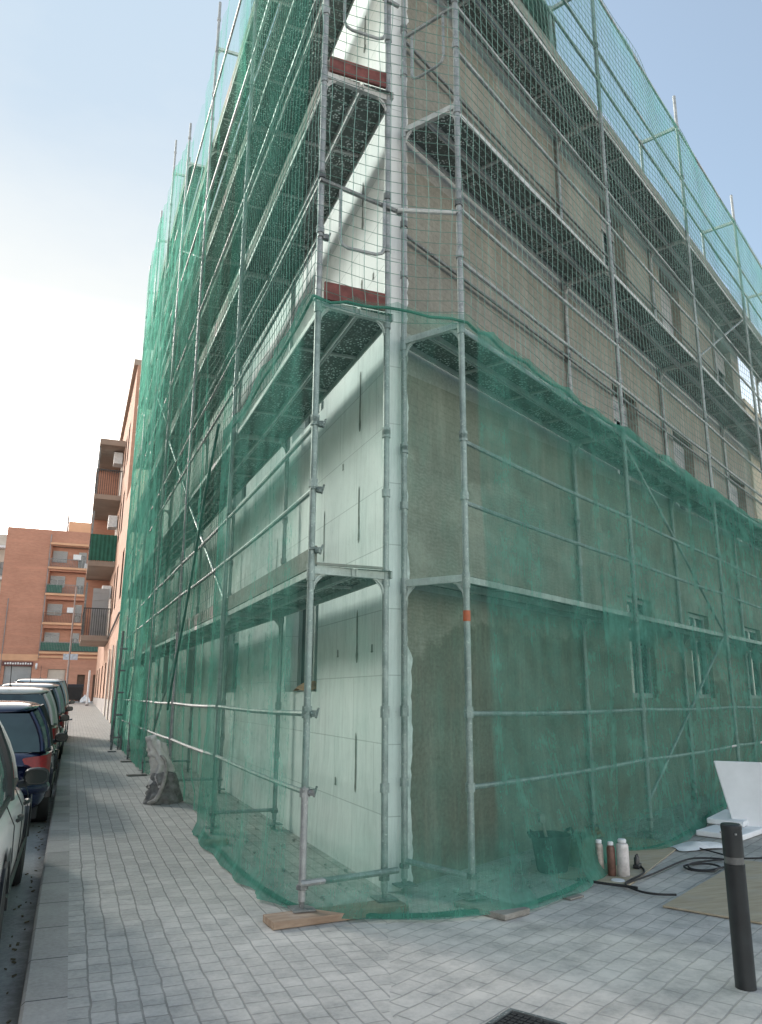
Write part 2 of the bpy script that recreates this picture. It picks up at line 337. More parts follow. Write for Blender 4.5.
M['pale'] = simple('pale_render', (0.56, 0.50, 0.43), 0.9, 0, 0.15, 0.8)
M['greencl'] = simple('green_awning', (0.02, 0.11, 0.075), 0.8, 0, 0.25, 3)
M['shutter'] = simple('grey_shutter', (0.30, 0.32, 0.33), 0.5, 0.2, 0.12, 1)
M['blind'] = simple('white_blind', (0.34, 0.35, 0.35), 0.6, 0, 0.08, 2)
M['brownd'] = simple('brown_door', (0.13, 0.085, 0.06), 0.6, 0, 0.3, 2)
M['mark'] = simple('white_marking', (0.68, 0.69, 0.68), 0.7, 0, 0.15, 4)
M['dust'] = mat_concrete('mortar_rubble', (0.20, 0.21, 0.19), (0.46, 0.47, 0.44), 6)

# ------------------------------------------------------------------ mesh helpers
class MB:
    def __init__(s): s.v = []; s.f = []; s.uv = None; s.dens = None; s.sm = False
    def quad(s, *pts):
        i = len(s.v); s.v += [tuple(p) for p in pts]; s.f.append(tuple(range(i, i+len(pts))))
    def box(s, a, b):
        x0, y0, z0 = a; x1, y1, z1 = b
        i = len(s.v)
        s.v += [(x0,y0,z0),(x1,y0,z0),(x1,y1,z0),(x0,y1,z0),(x0,y0,z1),(x1,y0,z1),(x1,y1,z1),(x0,y1,z1)]
        for q in ((0,3,2,1),(4,5,6,7),(0,1,5,4),(1,2,6,5),(2,3,7,6),(3,0,4,7)): s.f.append(tuple(i+k for k in q))
    def obox(s, o, u, v, w):
        """box with corner o and edge vectors u v w"""
        o = Vector(o); u = Vector(u); v = Vector(v); w = Vector(w); i = len(s.v)
        P = [o, o+u, o+u+v, o+v, o+w, o+u+w, o+u+v+w, o+v+w]; s.v += [tuple(p) for p in P]
        for q in ((0,3,2,1),(4,5,6,7),(0,1,5,4),(1,2,6,5),(2,3,7,6),(3,0,4,7)): s.f.append(tuple(i+k for k in q))
    def tube(s, pts, r, n=8, cap=True, closed=False):
        pts = [Vector(p) for p in pts]; m = len(pts); rings = []
        rr = r if isinstance(r, (list, tuple)) else [r]*m
        ref = None
        for k, p in enumerate(pts):
            if closed: t = pts[(k+1) % m]-pts[k-1]
            elif k == 0: t = pts[1]-p
            elif k == m-1: t = p-pts[k-1]
            else: t = pts[k+1]-pts[k-1]
            t.normalize()
            if ref is None:
                ref = Vector((0, 0, 1)) if abs(t.z) < 0.9 else Vector((1, 0, 0))
            a = (ref-t*ref.dot(t)).normalized(); ref = a; b = t.cross(a)
            i = len(s.v)
            for q in range(n):
                an = 2*PI*q/n; s.v.append(tuple(p+(a*math.cos(an)+b*math.sin(an))*rr[k]))
            rings.append(i)
        for k in range(m if closed else m-1):
            i, j = rings[k], rings[(k+1) % m]
            for q in range(n): s.f.append((i+q, i+(q+1) % n, j+(q+1) % n, j+q))
        if cap and not closed:
            s.f.append(tuple(rings[0]+q for q in reversed(range(n)))); s.f.append(tuple(rings[-1]+q for q in range(n)))
        s.sm = True
    def lathe(s, c, prof, n=20, axis='z'):
        rings = []
        for r, h in prof:
            i = len(s.v)
            for q in range(n):
                an = 2*PI*q/n; u, w = r*math.cos(an), r*math.sin(an)
                s.v.append((c[0]+u, c[1]+w, c[2]+h) if axis == 'z' else (c[0]+h, c[1]+u, c[2]+w))
            rings.append(i)
        for k in range(len(rings)-1):
            i, j = rings[k], rings[k+1]
            for q in range(n): s.f.append((i+q, i+(q+1) % n, j+(q+1) % n, j+q))
        s.f.append(tuple(rings[0]+q for q in reversed(range(n)))); s.f.append(tuple(rings[-1]+q for q in range(n)))
        s.sm = True
    def grid(s, fn, nu, nv):
        """fn(i,j)-> (co, uv, dens)"""
        i0 = len(s.v)
        if s.uv is None: s.uv = {}; s.dens = {}
        for j in range(nv+1):
            for i in range(nu+1):
                co, uv, d = fn(i, j); s.uv[len(s.v)] = uv; s.dens[len(s.v)] = d; s.v.append(tuple(co))
        for j in range(nv):
            for i in range(nu):
                a = i0+j*(nu+1)+i; s.f.append((a, a+1, a+nu+2, a+nu+1))
        s.sm = True
    def build(s, name, mat, parent=None, loc=None, bevel=0.0, smooth=None, subsurf=0):
        me = bpy.data.meshes.new(name); me.from_pydata(s.v, [], s.f); me.update()
        if s.uv:
            ul = me.uv_layers.new(name='UVMap')
            for lp in me.loops: ul.data[lp.index].uv = s.uv.get(lp.vertex_index, (0, 0))
            at = me.attributes.new('dens', 'FLOAT', 'POINT')
            for k in range(len(me.vertices)): at.data[k].value = s.dens.get(k, 0.5)
        me.materials.append(mat)
        o = bpy.data.objects.new(name, me); COL.objects.link(o)
        if parent is not None: o.parent = parent
        if loc is not None: o.location = loc
        if (s.sm if smooth is None else smooth):
            for p in me.polygons: p.use_smooth = True
            if not s.uv and not subsurf:
                try: me.set_sharp_from_angle(angle=R(40))
                except Exception: pass
        if bevel:
            b = o.modifiers.new('bevel', 'BEVEL'); b.width = bevel; b.segments = 2; b.limit_method = 'ANGLE'
        if subsurf:
            m = o.modifiers.new('sub', 'SUBSURF'); m.levels = subsurf; m.render_levels = subsurf
        return o
def tag(o, label=None, cat=None, group=None, kind=None):
    if label: o['label'] = label
    if cat: o['category'] = cat
    if group: o['group'] = group
    if kind: o['kind'] = kind
    return o
def empty(name, loc=(0, 0, 0), rz=0.0):
    o = bpy.data.objects.new(name, None); COL.objects.link(o); o.location = loc; o.rotation_euler = (0, 0, rz)
    o.empty_display_size = 0.2; return o
def wall_grid(mb, O, u, n, u0, u1, z0, z1, holes, depth=0.2):
    """wall in plane through O along u, outward normal n, with rectangular holes (ua,ub,za,zb) and reveals going inwards"""
    us = sorted({u0, u1, *[h[0] for h in holes], *[h[1] for h in holes]}); zs = sorted({z0, z1, *[h[2] for h in holes], *[h[3] for h in holes]})
    us = [a for a in us if u0 <= a <= u1]; zs = [a for a in zs if z0 <= a <= z1]
    P = lambda a, z, d=0.0: O+u*a+UP*z-n*d
    for i in range(len(us)-1):
        for j in range(len(zs)-1):
            cu, cz = (us[i]+us[i+1])/2, (zs[j]+zs[j+1])/2
            if any(h[0] < cu < h[1] and h[2] < cz < h[3] for h in holes): continue
            mb.quad(P(us[i], zs[j]), P(us[i+1], zs[j]), P(us[i+1], zs[j+1]), P(us[i], zs[j+1]))
    for a, b, c, d in holes:
        mb.quad(P(a, c), P(a, d), P(a, d, depth), P(a, c, depth)); mb.quad(P(b, c), P(b, c, depth), P(b, d, depth), P(b, d))
        mb.quad(P(a, c), P(a, c, depth), P(b, c, depth), P(b, c)); mb.quad(P(a, d), P(b, d), P(b, d, depth), P(a, d, depth))
def window_part(parent, O, u, n, h, depth=0.14, shutter=0.0, fm=None, mull=1):
    """window set back in its hole: frame with pane and optional lowered blind as sub-parts"""
    a, b, c, d = h; fm = fm or M['frame']; t = 0.06
    fr = MB(); P = lambda x, z, q=0.0: O+u*x+UP*z-n*q
    def bar(x0, x1, za, zb): fr.obox(P(x0, za, depth), u*(x1-x0), -n*0.06, UP*(zb-za))
    bar(a, a+t, c, d); bar(b-t, b, c, d); bar(a+t, b-t, c, c+t); bar(a+t, b-t, d-t, d)
    for k in range(mull):
        xm = a+(b-a)*(k+1)/(mull+1); bar(xm-0.035, xm+0.035, c+t, d-t)
    f = fr.build('window', fm, parent)
    g = MB(); g.quad(P(a+t, c+t, depth+0.03), P(b-t, c+t, depth+0.03), P(b-t, d-t, depth+0.03), P(a+t, d-t, depth+0.03)); g.build('pane', M['glass'], f)
    if shutter > 0:
        s = MB(); zt = d-t-0.004; zb = d-(d-c)*shutter
        k = 0; z = zt
        while z > zb:
            s.obox(P(a+t, z-0.045, depth-0.03), u*(b-a-2*t), -n*0.02, UP*0.042); z -= 0.047
        s.build('blind', M['blind'], f)
    return f

# ------------------------------------------------------------------ setting
g = MB(); g.quad((-400, -60, -0.135), (400, -60, -0.135), (400, 700, -0.135), (-400, 700, -0.135)); tag(g.build('ground', M['ground']), kind='structure')
ys = [-6, 26, 32, 38, 44, 50, 56, 62, 68, 74, 80, 86, 140]
r = MB()
for a, b in zip(ys, ys[1:]): r.quad((-9, a, -0.12+gz(a)), (-0.095, a, -0.12+gz(a)), (-0.095, b, -0.12+gz(b)), (-9, b, -0.12+gz(b)))
tag(r.build('road', M['road']), kind='structure')
ysp = [y for y in ys if y < 84]+[81.0]; ysp = sorted(set(ysp))
p = MB()
for a, b in zip(ysp, ysp[1:]): p.quad((0.115, a, gz(a)), (4.0 if a >= 26 else 30.0, a, gz(a)), (4.0 if a >= 26 else 30.0, b, gz(b)), (0.115, b, gz(b)))
tag(p.build('pavement', M['pave']), kind='structure')
k = MB()
for a, b in zip(ysp, ysp[1:]):
    i = len(k.v); za, zb = gz(a), gz(b)
    for y, z in ((a, za), (b, zb)):
        k.v += [(-0.095, y, z-0.13), (-0.085, y, z-0.01), (-0.07, y, z+0.004), (0.115, y, z+0.004), (0.115, y, z-0.02)]
    for q in range(4): k.f.append((i+q, i+q+1, i+6+q, i+5+q))
tag(k.build('kerb', M['kerb']), kind='structure')
x = MB(); x.box((-3.5, 81.6, 0.60), (3.2, 82.8, 0.72)); tag(x.build('crossing_marking', M['mark']), kind='structure')

# ------------------------------------------------------------------ the building under renovation
bld = empty('apartment_building', (2.39, 5.748, 0))
tag(bld, 'building under renovation with white insulation boards on one side and brown mortar on the other', 'building')
def child(o):  # keep world placement while parented to an Empty that only has a location
    o.location = -Vector(o.parent.location); return o
XL = 2.29
OL = Vector((XL, 0, 0)); uL = Vector((0, 1, 0)); nL = Vector((-1, 0, 0))
holesL = []
for zc in (0, 3.02, 6.0):
    for ya, yb in ((7.62, 8.95), (11.75, 12.95), (16.4, 17.6), (21.0, 22.2)): holesL.append((ya, yb, 1.44+zc, 2.66+zc))
w = MB(); wall_grid(w, OL, uL, nL, 5.70, 27.0, 0, 10.95, holesL, 0.26); w.box((XL+0.05, 16, 10.95), (5.5, 27, 13.2))
w.quad((XL, 5.70, 0), (XL, 5.70, 10.95), (XL+0.11, 5.70, 10.95), (XL+0.11, 5.70, 0))
w.quad((XL, 27, 0), (XL+3, 27, 0), (XL+3, 27, 10.95), (XL, 27, 10.95))
child(w.build('white_wall', M['eps'], bld))
for hI, h in enumerate(holesL):
    child(window_part(bld, OL, uL, nL, h, 0.16, [0.0, 0.35, 0.6, 0.2][hI % 4], mull=1))
OR = R0+NR*0.66; nR = -NR
holesR = []
for zc in (0, 2.95, 5.9):
    for sa, sb in ((4.85, 5.75), (7.3, 8.3), (10.4, 11.6)): holesR.append((sa, sb, 1.40+zc, 2.70+zc))
w = MB(); wall_grid(w, OR, DR, nR, 0.0, 12.2, 0, 9.25, holesR, 0.24)
child(w.build('mortar_wall', M['mortar'], bld))
for hI, h in enumerate(holesR):
    child(window_part(bld, OR, DR, nR, h, 0.07 if hI < 3 else 0.16, [0, 0, 0, 0.3, 0.5, 0.9, 0.2, 0.7, 0.4][hI]))
# dark pencilled lintel slots above the first windows
w = MB()
w.quad((2.4, 5.9, 10.95), (2.4, 27, 10.95), (5.6, 27, 10.95), (5.6, 7.6, 10.95))
a = OR; e = OR+DR*12.2
w.quad((2.4, 5.75, 9.2), (5.4, 27, 9.2), (15, 27, 9.2), tuple(e+UP*9.2))
w.quad((5.6, 7.6, 9.2), (5.6, 27, 9.2), (5.6, 27, 10.95), (5.6, 7.6, 10.95))
child(w.build('roof', M['stone'], bld))
w = MB(); w.quad(tuple(e), tuple(e+NR*8), tuple(e+NR*8+UP*9.25), tuple(e+UP*9.25))
child(w.build('party_wall', M['bricky'], bld))
w = MB(); 
for zb in (9.0,): w.obox(OR+DR*0.0-NR*0.16+UP*zb, DR*12.2, NR*0.16, UP*0.25)
child(w.build('cornice', M['stone'], bld))
# ragged foam edge along the corner, on the mortar side
w = MB()
z = 0.0; prev = None
while z < 9.0:
    wd = 0.125+0.04*nz(z*2.3, 4.0)+0.035*nz(z*11, 1.0)+(0.045 if z < 1.78 else 0.0)
    if 3.15 < z < 3.35: wd -= 0.03
    cur = (OR-NR*0.012+UP*z-DR*0.02, OR-NR*0.012+UP*z+DR*max(0.02, wd))
    if prev:
        w.quad(prev[0], prev[1], cur[1], cur[0]); w.quad(prev[1], prev[1]+NR*0.012, cur[1]+NR*0.012, cur[1])
    prev = cur; z += 0.05
w.quad(Vector((XL, 5.70, 0)), OR-NR*0.012-DR*0.02, OR-NR*0.012-DR*0.02+UP*10.9, Vector((XL, 5.70, 10.9)))
child(w.build('foam_edge', M['jag'], bld))
# filled joints showing as grey streaks on the white boards
def streak(mb, y, z0, z1, wd, seed):
    prev = None; n = 14
    for q in range(n+1):
        zz = lerp(z0, z1, q/n); hw = wd*(0.8+1.1*abs(nz(zz*7, seed)))*(1.7 if q < 3 and seed % 2 else 1)*(0.35 if q in (0, n) else 1)
        cx = y+0.012*nz(zz*3, seed+5)
        cur = (Vector((XL-0.004, cx-hw, zz)), Vector((XL-0.004, cx+hw, zz)))
        if prev: mb.quad(prev[0], cur[0], cur[1], prev[1])
        prev = cur
st = MB()
for row in range(8):
    zb = 0.62+row*1.06
    for c in range(14):
        yy = 6.42+c*1.02+(0.5 if row % 2 else 0)+random.uniform(-.06, .06)
        if c > 0 and random.random() < 0.55: continue
        if yy > 20: continue
        if any(h[0]-.1 < yy < h[1]+.1 and h[2]-.3 < zb+.3 < h[3]+.3 for h in holesL): continue
        st = MB(); streak(st, 6.42 if c == 0 else yy, zb, zb+random.uniform(0.45, 0.62), 0.012 if c else 0.017, row*3+c); child(st.build('joint_streak', M['streak'], bld, smooth=False))
for yy, zz in ((6.95, 1.75), (6.95, 0.62), (6.05, 1.75), (6.9, 3.55), (6.1, 5.2)):
    st = MB(); streak(st, yy, zz, zz+0.07, 0.014, 3); child(st.build('joint_streak', M['streak'], bld, smooth=False))

# low rubble layer between wall and net
rb = MB()
for q in range(330):
    if q < 120: pos = Vector((random.uniform(1.65, 2.25), random.uniform(5.4, 13), 0))
    else: pos = PR(random.triangular(-0.35, 7.5, 1.0), random.uniform(-0.22, 0.6))
    if pos.x < 2.35 and False: continue
    a = random.uniform(0, PI); sx = random.uniform(.006, .026)*(1.5 if random.random() < .1 else 1)
    u = Vector((math.cos(a), math.sin(a), random.uniform(-.2, .2)))*sx; v = Vector((-math.sin(a), math.cos(a), 0))*sx*random.uniform(.5, 1)
    rb.obox(pos-u/2-v/2+UP*0.004, u, v, UP*sx*random.uniform(.3, .8))
tag(rb.build('rubble', M['dust']), 'grey mortar crumbs scattered on the paving under the net', 'rubble', kind='stuff')
def slick(name, mat, path, wid, z, label):
    mb = MB(); prev = None
    for q, (pt, d) in enumerate(path):
        hw = wid*(1+0.35*nz(q*0.9, 3.3))
        cur = (pt-d*hw+UP*z, pt+d*hw+UP*z)
        if prev: mb.quad(prev[0], prev[1], cur[1], cur[0])
        prev = cur
    return mb
# ------------------------------------------------------------------ scaffolds
def pole(parent, x, y, ztop, mat='tube', tagged=False):
    mb = MB(); mb.tube([(x, y, 0.10), (x, y, ztop)], 0.0255, 10)
    for l in LV[1:]:
        if l+0.03 < ztop:
            mb.tube([(x, y, l-0.10), (x, y, l+0.02)], 0.032, 10)          # spigot sleeve
            for dz in (0.62, 1.12, -1.0):
                if l+dz < ztop: mb.tube([(x, y, l+dz-0.03), (x, y, l+dz+0.03)], 0.035, 8)
    for zz in (0.77, 1.28): mb.tube([(x, y, zz-0.03), (x, y, zz+0.03)], 0.036, 8)
    o = mb.build('standard', M[mat], parent)
    b = MB(); b.tube([(x, y, 0.0), (x, y, 0.28)], 0.018, 8); b.box((x-0.075, y-0.075, 0.052), (x+0.075, y+0.075, 0.062)); b.tube([(x, y, .17), (x, y, .20)], 0.04, 6)
    b.build('base_plate', M['tube_dark'], o)
    return o
def tube_part(parent, name, a, b, r=0.019, mat='tube', sag=0.0):
    mb = MB(); a = Vector(a); b = Vector(b)
    pts = [a.lerp(b, t/4)+UP*(-sag*4*(t/4)*(1-t/4)) for t in range(5)]
    mb.tube(pts, r, 8); return mb.build(name, M[mat], parent)
def coupler(parent, p):
    mb = MB(); p = Vector(p)
    mb.tube([p-Vector((0.03, 0, 0)), p+Vector((0.02, 0, 0))], 0.022, 8); mb.tube([p+Vector((0, 0, -0.02)), p+Vector((0, 0, 0.02))], 0.025, 8); mb.tube([p+Vector((0.01, -0.01, -0.03)), p+Vector((0.03, -0.01, 0.04))], 0.008, 6); mb.tube([p+Vector((-.07, 0, .01)), p+Vector((-.03, 0, .01))], 0.014, 6)
    return mb.build('coupler', M['tube_dark'], parent)
def frame_top(parent, a, b, z, brackets=True):
    """transom of a frame with its two curved gussets"""
    a = Vector(a); b = Vector(b); d = (b-a).normalized()
    mb = MB(); mb.obox(a+UP*(z-0.05)+d.cross(UP)*-0.02, (b-a), d.cross(UP)*0.04, UP*0.055)
    if brackets:
        for p, s in ((a, 1), (b, -1)):
            pts = [p+d*(s*(0.02+0.085*(1-math.cos(t*PI/2/5))))+UP*(z-0.16+0.11*math.sin(t*PI/2/5)) for t in range(6)]
            mb.tube(pts, 0.012, 6)
            q = [p+d*s*0.02+UP*(z-0.05), p+d*s*0.02+UP*(z-0.16), p+d*s*0.05+UP*(z-0.11), p+d*s*0.105+UP*(z-0.05)]
            mb.quad(*q)
    return mb.build('transom', M['rail_deck'], parent)
def deck(parent, P0, P1, inward, z, width=0.60, toe=None):
    """two steel planks side by side between frames; toe: colour of an outer toe board"""
    P0 = Vector(P0); P1 = Vector(P1); u = P1-P0; ln = u.length; u.normalize()
    out = []
    for q in range(2):
        o = P0+inward*(0.035+q*(width/2+0.01)); w = width/2-0.012
        mb = MB()
        def fn(i, j, o=o, w=w): return (o+u*(ln*i)+inward*(w*j)+UP*(z+0.008), (i*ln*1.0+q*7+P0.y, j*w+q*3.1+z), 0)
        mb.grid(fn, 1, 1); mb.sm = False
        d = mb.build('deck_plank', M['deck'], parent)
        sb = MB()
        for e in (0.0, w-0.012): sb.obox(o+inward*e+UP*(z-0.045), u*ln, inward*0.012, UP*0.05)
        for t in (0.25, 0.5, 0.75): sb.obox(o+inward*0.013+u*(ln*t)+UP*(z-0.02), u*0.03, inward*(w-0.03), UP*0.02)
        sb.build('plank_edge', M['rail_deck'], d)
    if toe:
        mb = MB(); mb.obox(P0+inward*0.03+u*0.03+UP*(z+0.012), u*(ln-0.06), inward*0.022, UP*0.15); mb.build('toe_board', M[toe], parent)
YL = [5.27+3.37*k for k in range(7)]
XO = [1.52, 1.50, 1.42, 1.35, 1.30, 1.27, 1.24]
scL = empty('scaffold', (1.52, 5.27, 0)); tag(scL, 'steel scaffold with red end boards standing along the white insulated wall', 'scaffold', 'scaffolds on the two facades')
for k_, (x_, y_) in enumerate(zip(XO, YL)):
    top = 13.9 if k_ <= 3 else 16.0
    xi, yi = (2.12, 5.33) if k_ == 0 else (2.16, y_)
    child(pole(scL, x_, y_, top)); child(pole(scL, xi, yi, 12.9))
    for l in LV[1:(8 if k_ > 3 else 7)]: child(frame_top(scL, (x_, y_, 0), (xi, yi, 0), l, brackets=True))
for k_ in range(6):
    a = Vector((XO[k_], YL[k_], 0)); b = Vector((XO[k_+1], YL[k_+1], 0))
    for li in range(1, 7 if k_ > 2 else 6):
        deck(scL, a-Vector(scL.location), b-Vector(scL.location), Vector((1, 0, 0)), LV[li], 0.60, 'greyplank' if (li in (1, 3) or (k_ > 0 and li != 2)) else None)
    for li in range(0, 6):
        for dz in ((0.77, 1.28) if li == 0 else ((0.57, 1.07) if li < 3 else (1.07,))):
            child(tube_part(scL, 'guard_rail', a+UP*(LV[li]+dz), b+UP*(LV[li]+dz), sag=0.012))
for li, rd in ((1, 'greyplank'), (2, 'red'), (3, 'red')):
    mb = MB(); mb.box((1.56, 5.24, LV[li]+0.012), (2.07, 5.265, LV[li]+(0.16 if rd == 'red' else 0.03))); child(mb.build('end_board', M[rd], scL))
def uloop(parent, a, b, ztop, zbot):
    a = Vector(a); b = Vector(b); d = (b-a); ln = d.length; d.normalize(); r_ = 0.07
    pts = [a+UP*ztop, a+UP*(zbot+r_), a+d*(r_*.3)+UP*(zbot+r_*.3), a+d*r_+UP*zbot, b-d*r_+UP*zbot, b-d*(r_*.3)+UP*(zbot+r_*.3), b+UP*(zbot+r_), b+UP*ztop]
    mb = MB(); mb.tube(pts, 0.014, 8); return mb.build('end_guard', M['tube'], parent)
for li in (2, 3, 4):
    z_ = LV[li]
    child(uloop(scL, (1.68, 5.25, 0), (2.06, 5.25, 0), z_+1.02, z_+0.50))
    child(tube_part(scL, 'end_rail', (1.50, 5.24, z_+1.06), (2.21, 5.30, z_+0.98), 0.019, 'tube_dark'))
child(tube_part(scL, 'base_ledger', (1.50, 5.24, 0.21), (2.2, 5.27, 0.24), 0.021))
for k_ in range(1, 5): child(tube_part(scL, 'base_ledger', (XO[k_], YL[k_], 0.2), (2.19, YL[k_], 0.2), 0.019))
for (ka, la, kb, lb) in ((2, 4.3, 1, 2.35), (2, 4.35, 3, 6.4), (3, 0.3, 2, 2.2), (4, 2.3, 3, 4.4), (4, 8.6, 3, 6.6), (2, 8.6, 3, 10.7), (5, 0.3, 4, 2.3)):
    child(tube_part(scL, 'brace', (XO[ka]+0.04, YL[ka], la), (XO[kb]+0.04, YL[kb], lb), 0.019, 'tube'))
for zz in (0.77, 1.28, 2.42, 2.87, 3.38, 4.95): child(coupler(scL, (1.565, 5.25, zz)))
# ladder-like end frame at the far end, outside the net
mb = MB()
for xx in (1.06, 1.28): mb.tube([(xx, 21.2, 0.05), (xx+0.06, 21.2, 3.0)], 0.03, 6)
for zz in (0.35, 0.9, 1.45, 2.0, 2.55): mb.tube([(1.06, 21.2, zz), (1.30, 21.2, zz)], 0.022, 6)
mb.box((0.98, 21.1, 0.004), (1.18, 21.3, 0.03)); child(mb.build('end_frame', M['tube_dark'], scL))

scR = empty('scaffold', tuple(R0)); tag(scR, 'steel scaffold with perforated decks standing along the brown mortar wall', 'scaffold', 'scaffolds on the two facades')
SR = [0.0, 3.4, 6.8, 10.2, 13.6]
for k_, s_ in enumerate(SR):
    o_ = PR(s_); i_ = PR(s_, 0.62) if k_ else PR(-0.04, 0.56)
    child(pole(scR, o_.x, o_.y, 11.35)); child(pole(scR, i_.x, i_.y, 10.8))
    for li in range(1, 6): child(frame_top(scR, o_, i_, LV[li], brackets=li < 5))
for k_ in range(4):
    a = PR(SR[k_]); b = PR(SR[k_+1])
    for li in range(1, 5): deck(scR, a-R0, b-R0, NR, LV[li], 0.56, 'greyplank' if li == 4 else None)
    for li in range(0, 5):
        for dz in ((0.77, 1.28) if li == 0 else (0.57, 1.07)):
            child(tube_part(scR, 'guard_rail', a+UP*(LV[li]+dz), b+UP*(LV[li]+dz), sag=0.015))
            if li >= 2 and dz > 1: child(tube_part(scR, 'inner_rail', PR(SR[k_], 0.6, LV[li]+dz), PR(SR[k_+1], 0.6, LV[li]+dz), 0.017, 'tube_dark'))
child(tube_part(scR, 'top_rail', PR(0, 0, 10.72), PR(13.6, 0, 10.72), 0.02))
child(tube_part(scR, 'base_ledger', PR(-0.04, 0.56, 0.22), PR(0, 0, 0.18), 0.021))
for (sa, za, sb, zb) in ((3.4, 4.35, 6.8, 2.35), (6.8, 2.25, 3.5, 0.35), (6.8, 6.55, 10.2, 8.6), (10.2, 2.3, 13.6, 0.3)):
    child(tube_part(scR, 'brace', PR(sa, 0.04, za), PR(sb, 0.04, zb), 0.019))
for li in (3,):
    z_ = LV[li]; child(uloop(scR, PR(-.02, 0.12), PR(-.02, 0.48), z_+1.02, z_+0.50)); child(tube_part(scR, 'end_rail', PR(0, 0, z_+1.06), PR(-.04, .56, z_+1.02), 0.019))
child(tube_part(scR, 'end_rail', (2.19, 5.28, LV[2]+0.98), PR(0, -0.0, LV[2]+1.02), 0.021, 'rail_deck'))
child(coupler(scR, (2.22, 5.30, LV[2]+0.98))); child(coupler(scR, PR(0, 0, LV[2]+1.02)))
mb = MB(); q_ = PR(0, 0, 0); mb.tube([q_+UP*1.95, q_+UP*2.03], 0.029, 10); child(mb.build('inspection_tag', M['orange'], scR))

# ------------------------------------------------------------------ nets
def path_eval(P, step):
    """resample a polyline of (hem, upper) pairs; returns list of (s, hem, up, t in span)"""
    out = []; s = 0.0
    for i in range(len(P)-1):
        h0, u0 = P[i]; h1, u1 = P[i+1]; h0, u0, h1, u1 = map(lambda q: Vector((q[0], q[1], 0)), (h0, u0, h1, u1))
        hm0 = Vector((*P[i-1][0], 0)) if i else h0; hm1 = Vector((*P[i+2][0], 0)) if i+2 < len(P) else h1
        ln = max((u1-u0).length, (h1-h0).length*0.9); n = max(1, round(ln/step))
        for q in range(n):
            t = q/n
            hc = 0.5*((2*h0)+(-hm0+h1)*t+(2*hm0-5*h0+4*h1-hm1)*t*t+(-hm0+3*h0-3*h1+hm1)*t**3)
            out.append((s+ln*t, hc, u0.lerp(u1, t), t))
        s += ln
    out.append((s, Vector((*P[-1][0], 0)), Vector((*P[-1][1], 0)), 0.0)); return out
def fine_net(path, ztop, densf, step=0.07, dz=0.12, amp=0.03, zc=1.3, sag=0.0, seed=0.0, hemz=0.02):
    st_ = path_eval(path, step); nu = len(st_)-1; nv = int(max(ztop(s) for s, *_ in st_)/dz)
    mb = MB()
    def fn(i, j):
        s, h, u, t = st_[i]; a, b = st_[max(0, i-1)], st_[min(nu, i+1)]
        f = j/nv; zt = ztop(s)-sag*4*t*(1-t)+0.05*nz(s*1.3, seed)
        z = hemz+f*(zt-hemz)
        k = smooth(z/zc); p = h.lerp(u, k)
        tg = (b[1].lerp(b[2], k)-a[1].lerp(a[2], k)); tg.z = 0; tg.normalize(); nn = Vector((tg.y, -tg.x, 0))
        fold = amp*(math.sin(s*9+2.5*nz(s*.7, z*.35, seed)+z*.5)*.45+nz(s*2.1, z*.5, seed+3)*1.6+nz(s*6, z*1.1, seed+8)*.6)
        fold *= (0.35+0.65*math.sin(PI*clamp(t)) if z > 1 else 1.0)
        if f < 0.02: p = p+nn*0.05
        q = Vector((p.x, p.y, z))+nn*(max(fold, -0.03)+0.06)
        return q, (s, z), densf(s, z, t)
    mb.grid(fn, nu, nv); return mb, st_
cornerpath = [((1.40, 8.64), (1.45, 8.66)), ((1.41, 6.75), (1.47, 6.9)), ((1.52, 5.60), (1.47, 5.24)), ((1.78, 5.22), (1.78, 5.19)), ((2.12, 5.04), (2.12, 5.15)),
              ((2.60, 4.96), (2.71, 5.12)), ((3.02, 5.00), (3.05, 5.32)), ((3.62, 5.30), (3.60, 5.645)), ((4.31, 5.86), (4.35, 6.09)), ((4.86, 6.40), (4.90, 6.42)),
              ((5.40, 6.42), (5.64, 6.81)), ((6.78, 7.36), (6.9, 7.56)), ((8.2, 8.45), (8.64, 8.54)), ((11.4, 10.2), (11.6, 10.2)), ((14.5, 12.0), (14.55, 11.88))]
def dens_low(s, z, t):
    d = 0.21+0.12*nz(s*.55, z*.4, 2.0)+0.10*nz(s*2.2, z*.5, 5)
    if z < 0.6: d += (0.34 if s < 5.2 else 0.10)*(1-z/0.6)**1.5
    if 3.35 < s < 4.9:                       # thinner where it is stretched across the corner
        d -= 0.15*smooth((z-0.25)/0.5)
    if s < 3.4: d += 0.07+0.12*smooth((0.9-s)/0.9)
    if s > 4.9: d += 0.12+0.16*max(0, nz(s*.8+z*.5, z*.9-s*.3, 30))
    if s > 6.5: d += 0.04
    if z > 4.25: d += 0.2
    if s > 5 and (abs((s+0.05*z) % 3.1-1.2) < 0.05): d += 0.16
    if s > 4.9 and abs(z-2.05-0.06*nz(s, 3)) < 0.06: d += 0.12
    return d
n1, st1 = fine_net(cornerpath, lambda s: 4.42, dens_low, 0.06, 0.10, 0.028, 1.15, 0.05, 1.0)
lown = tag(n1.build('debris_net', M['net']), 'fine green debris net wrapped round the foot of the corner up to the second deck', 'debris net', 'nets hung on the scaffolds')
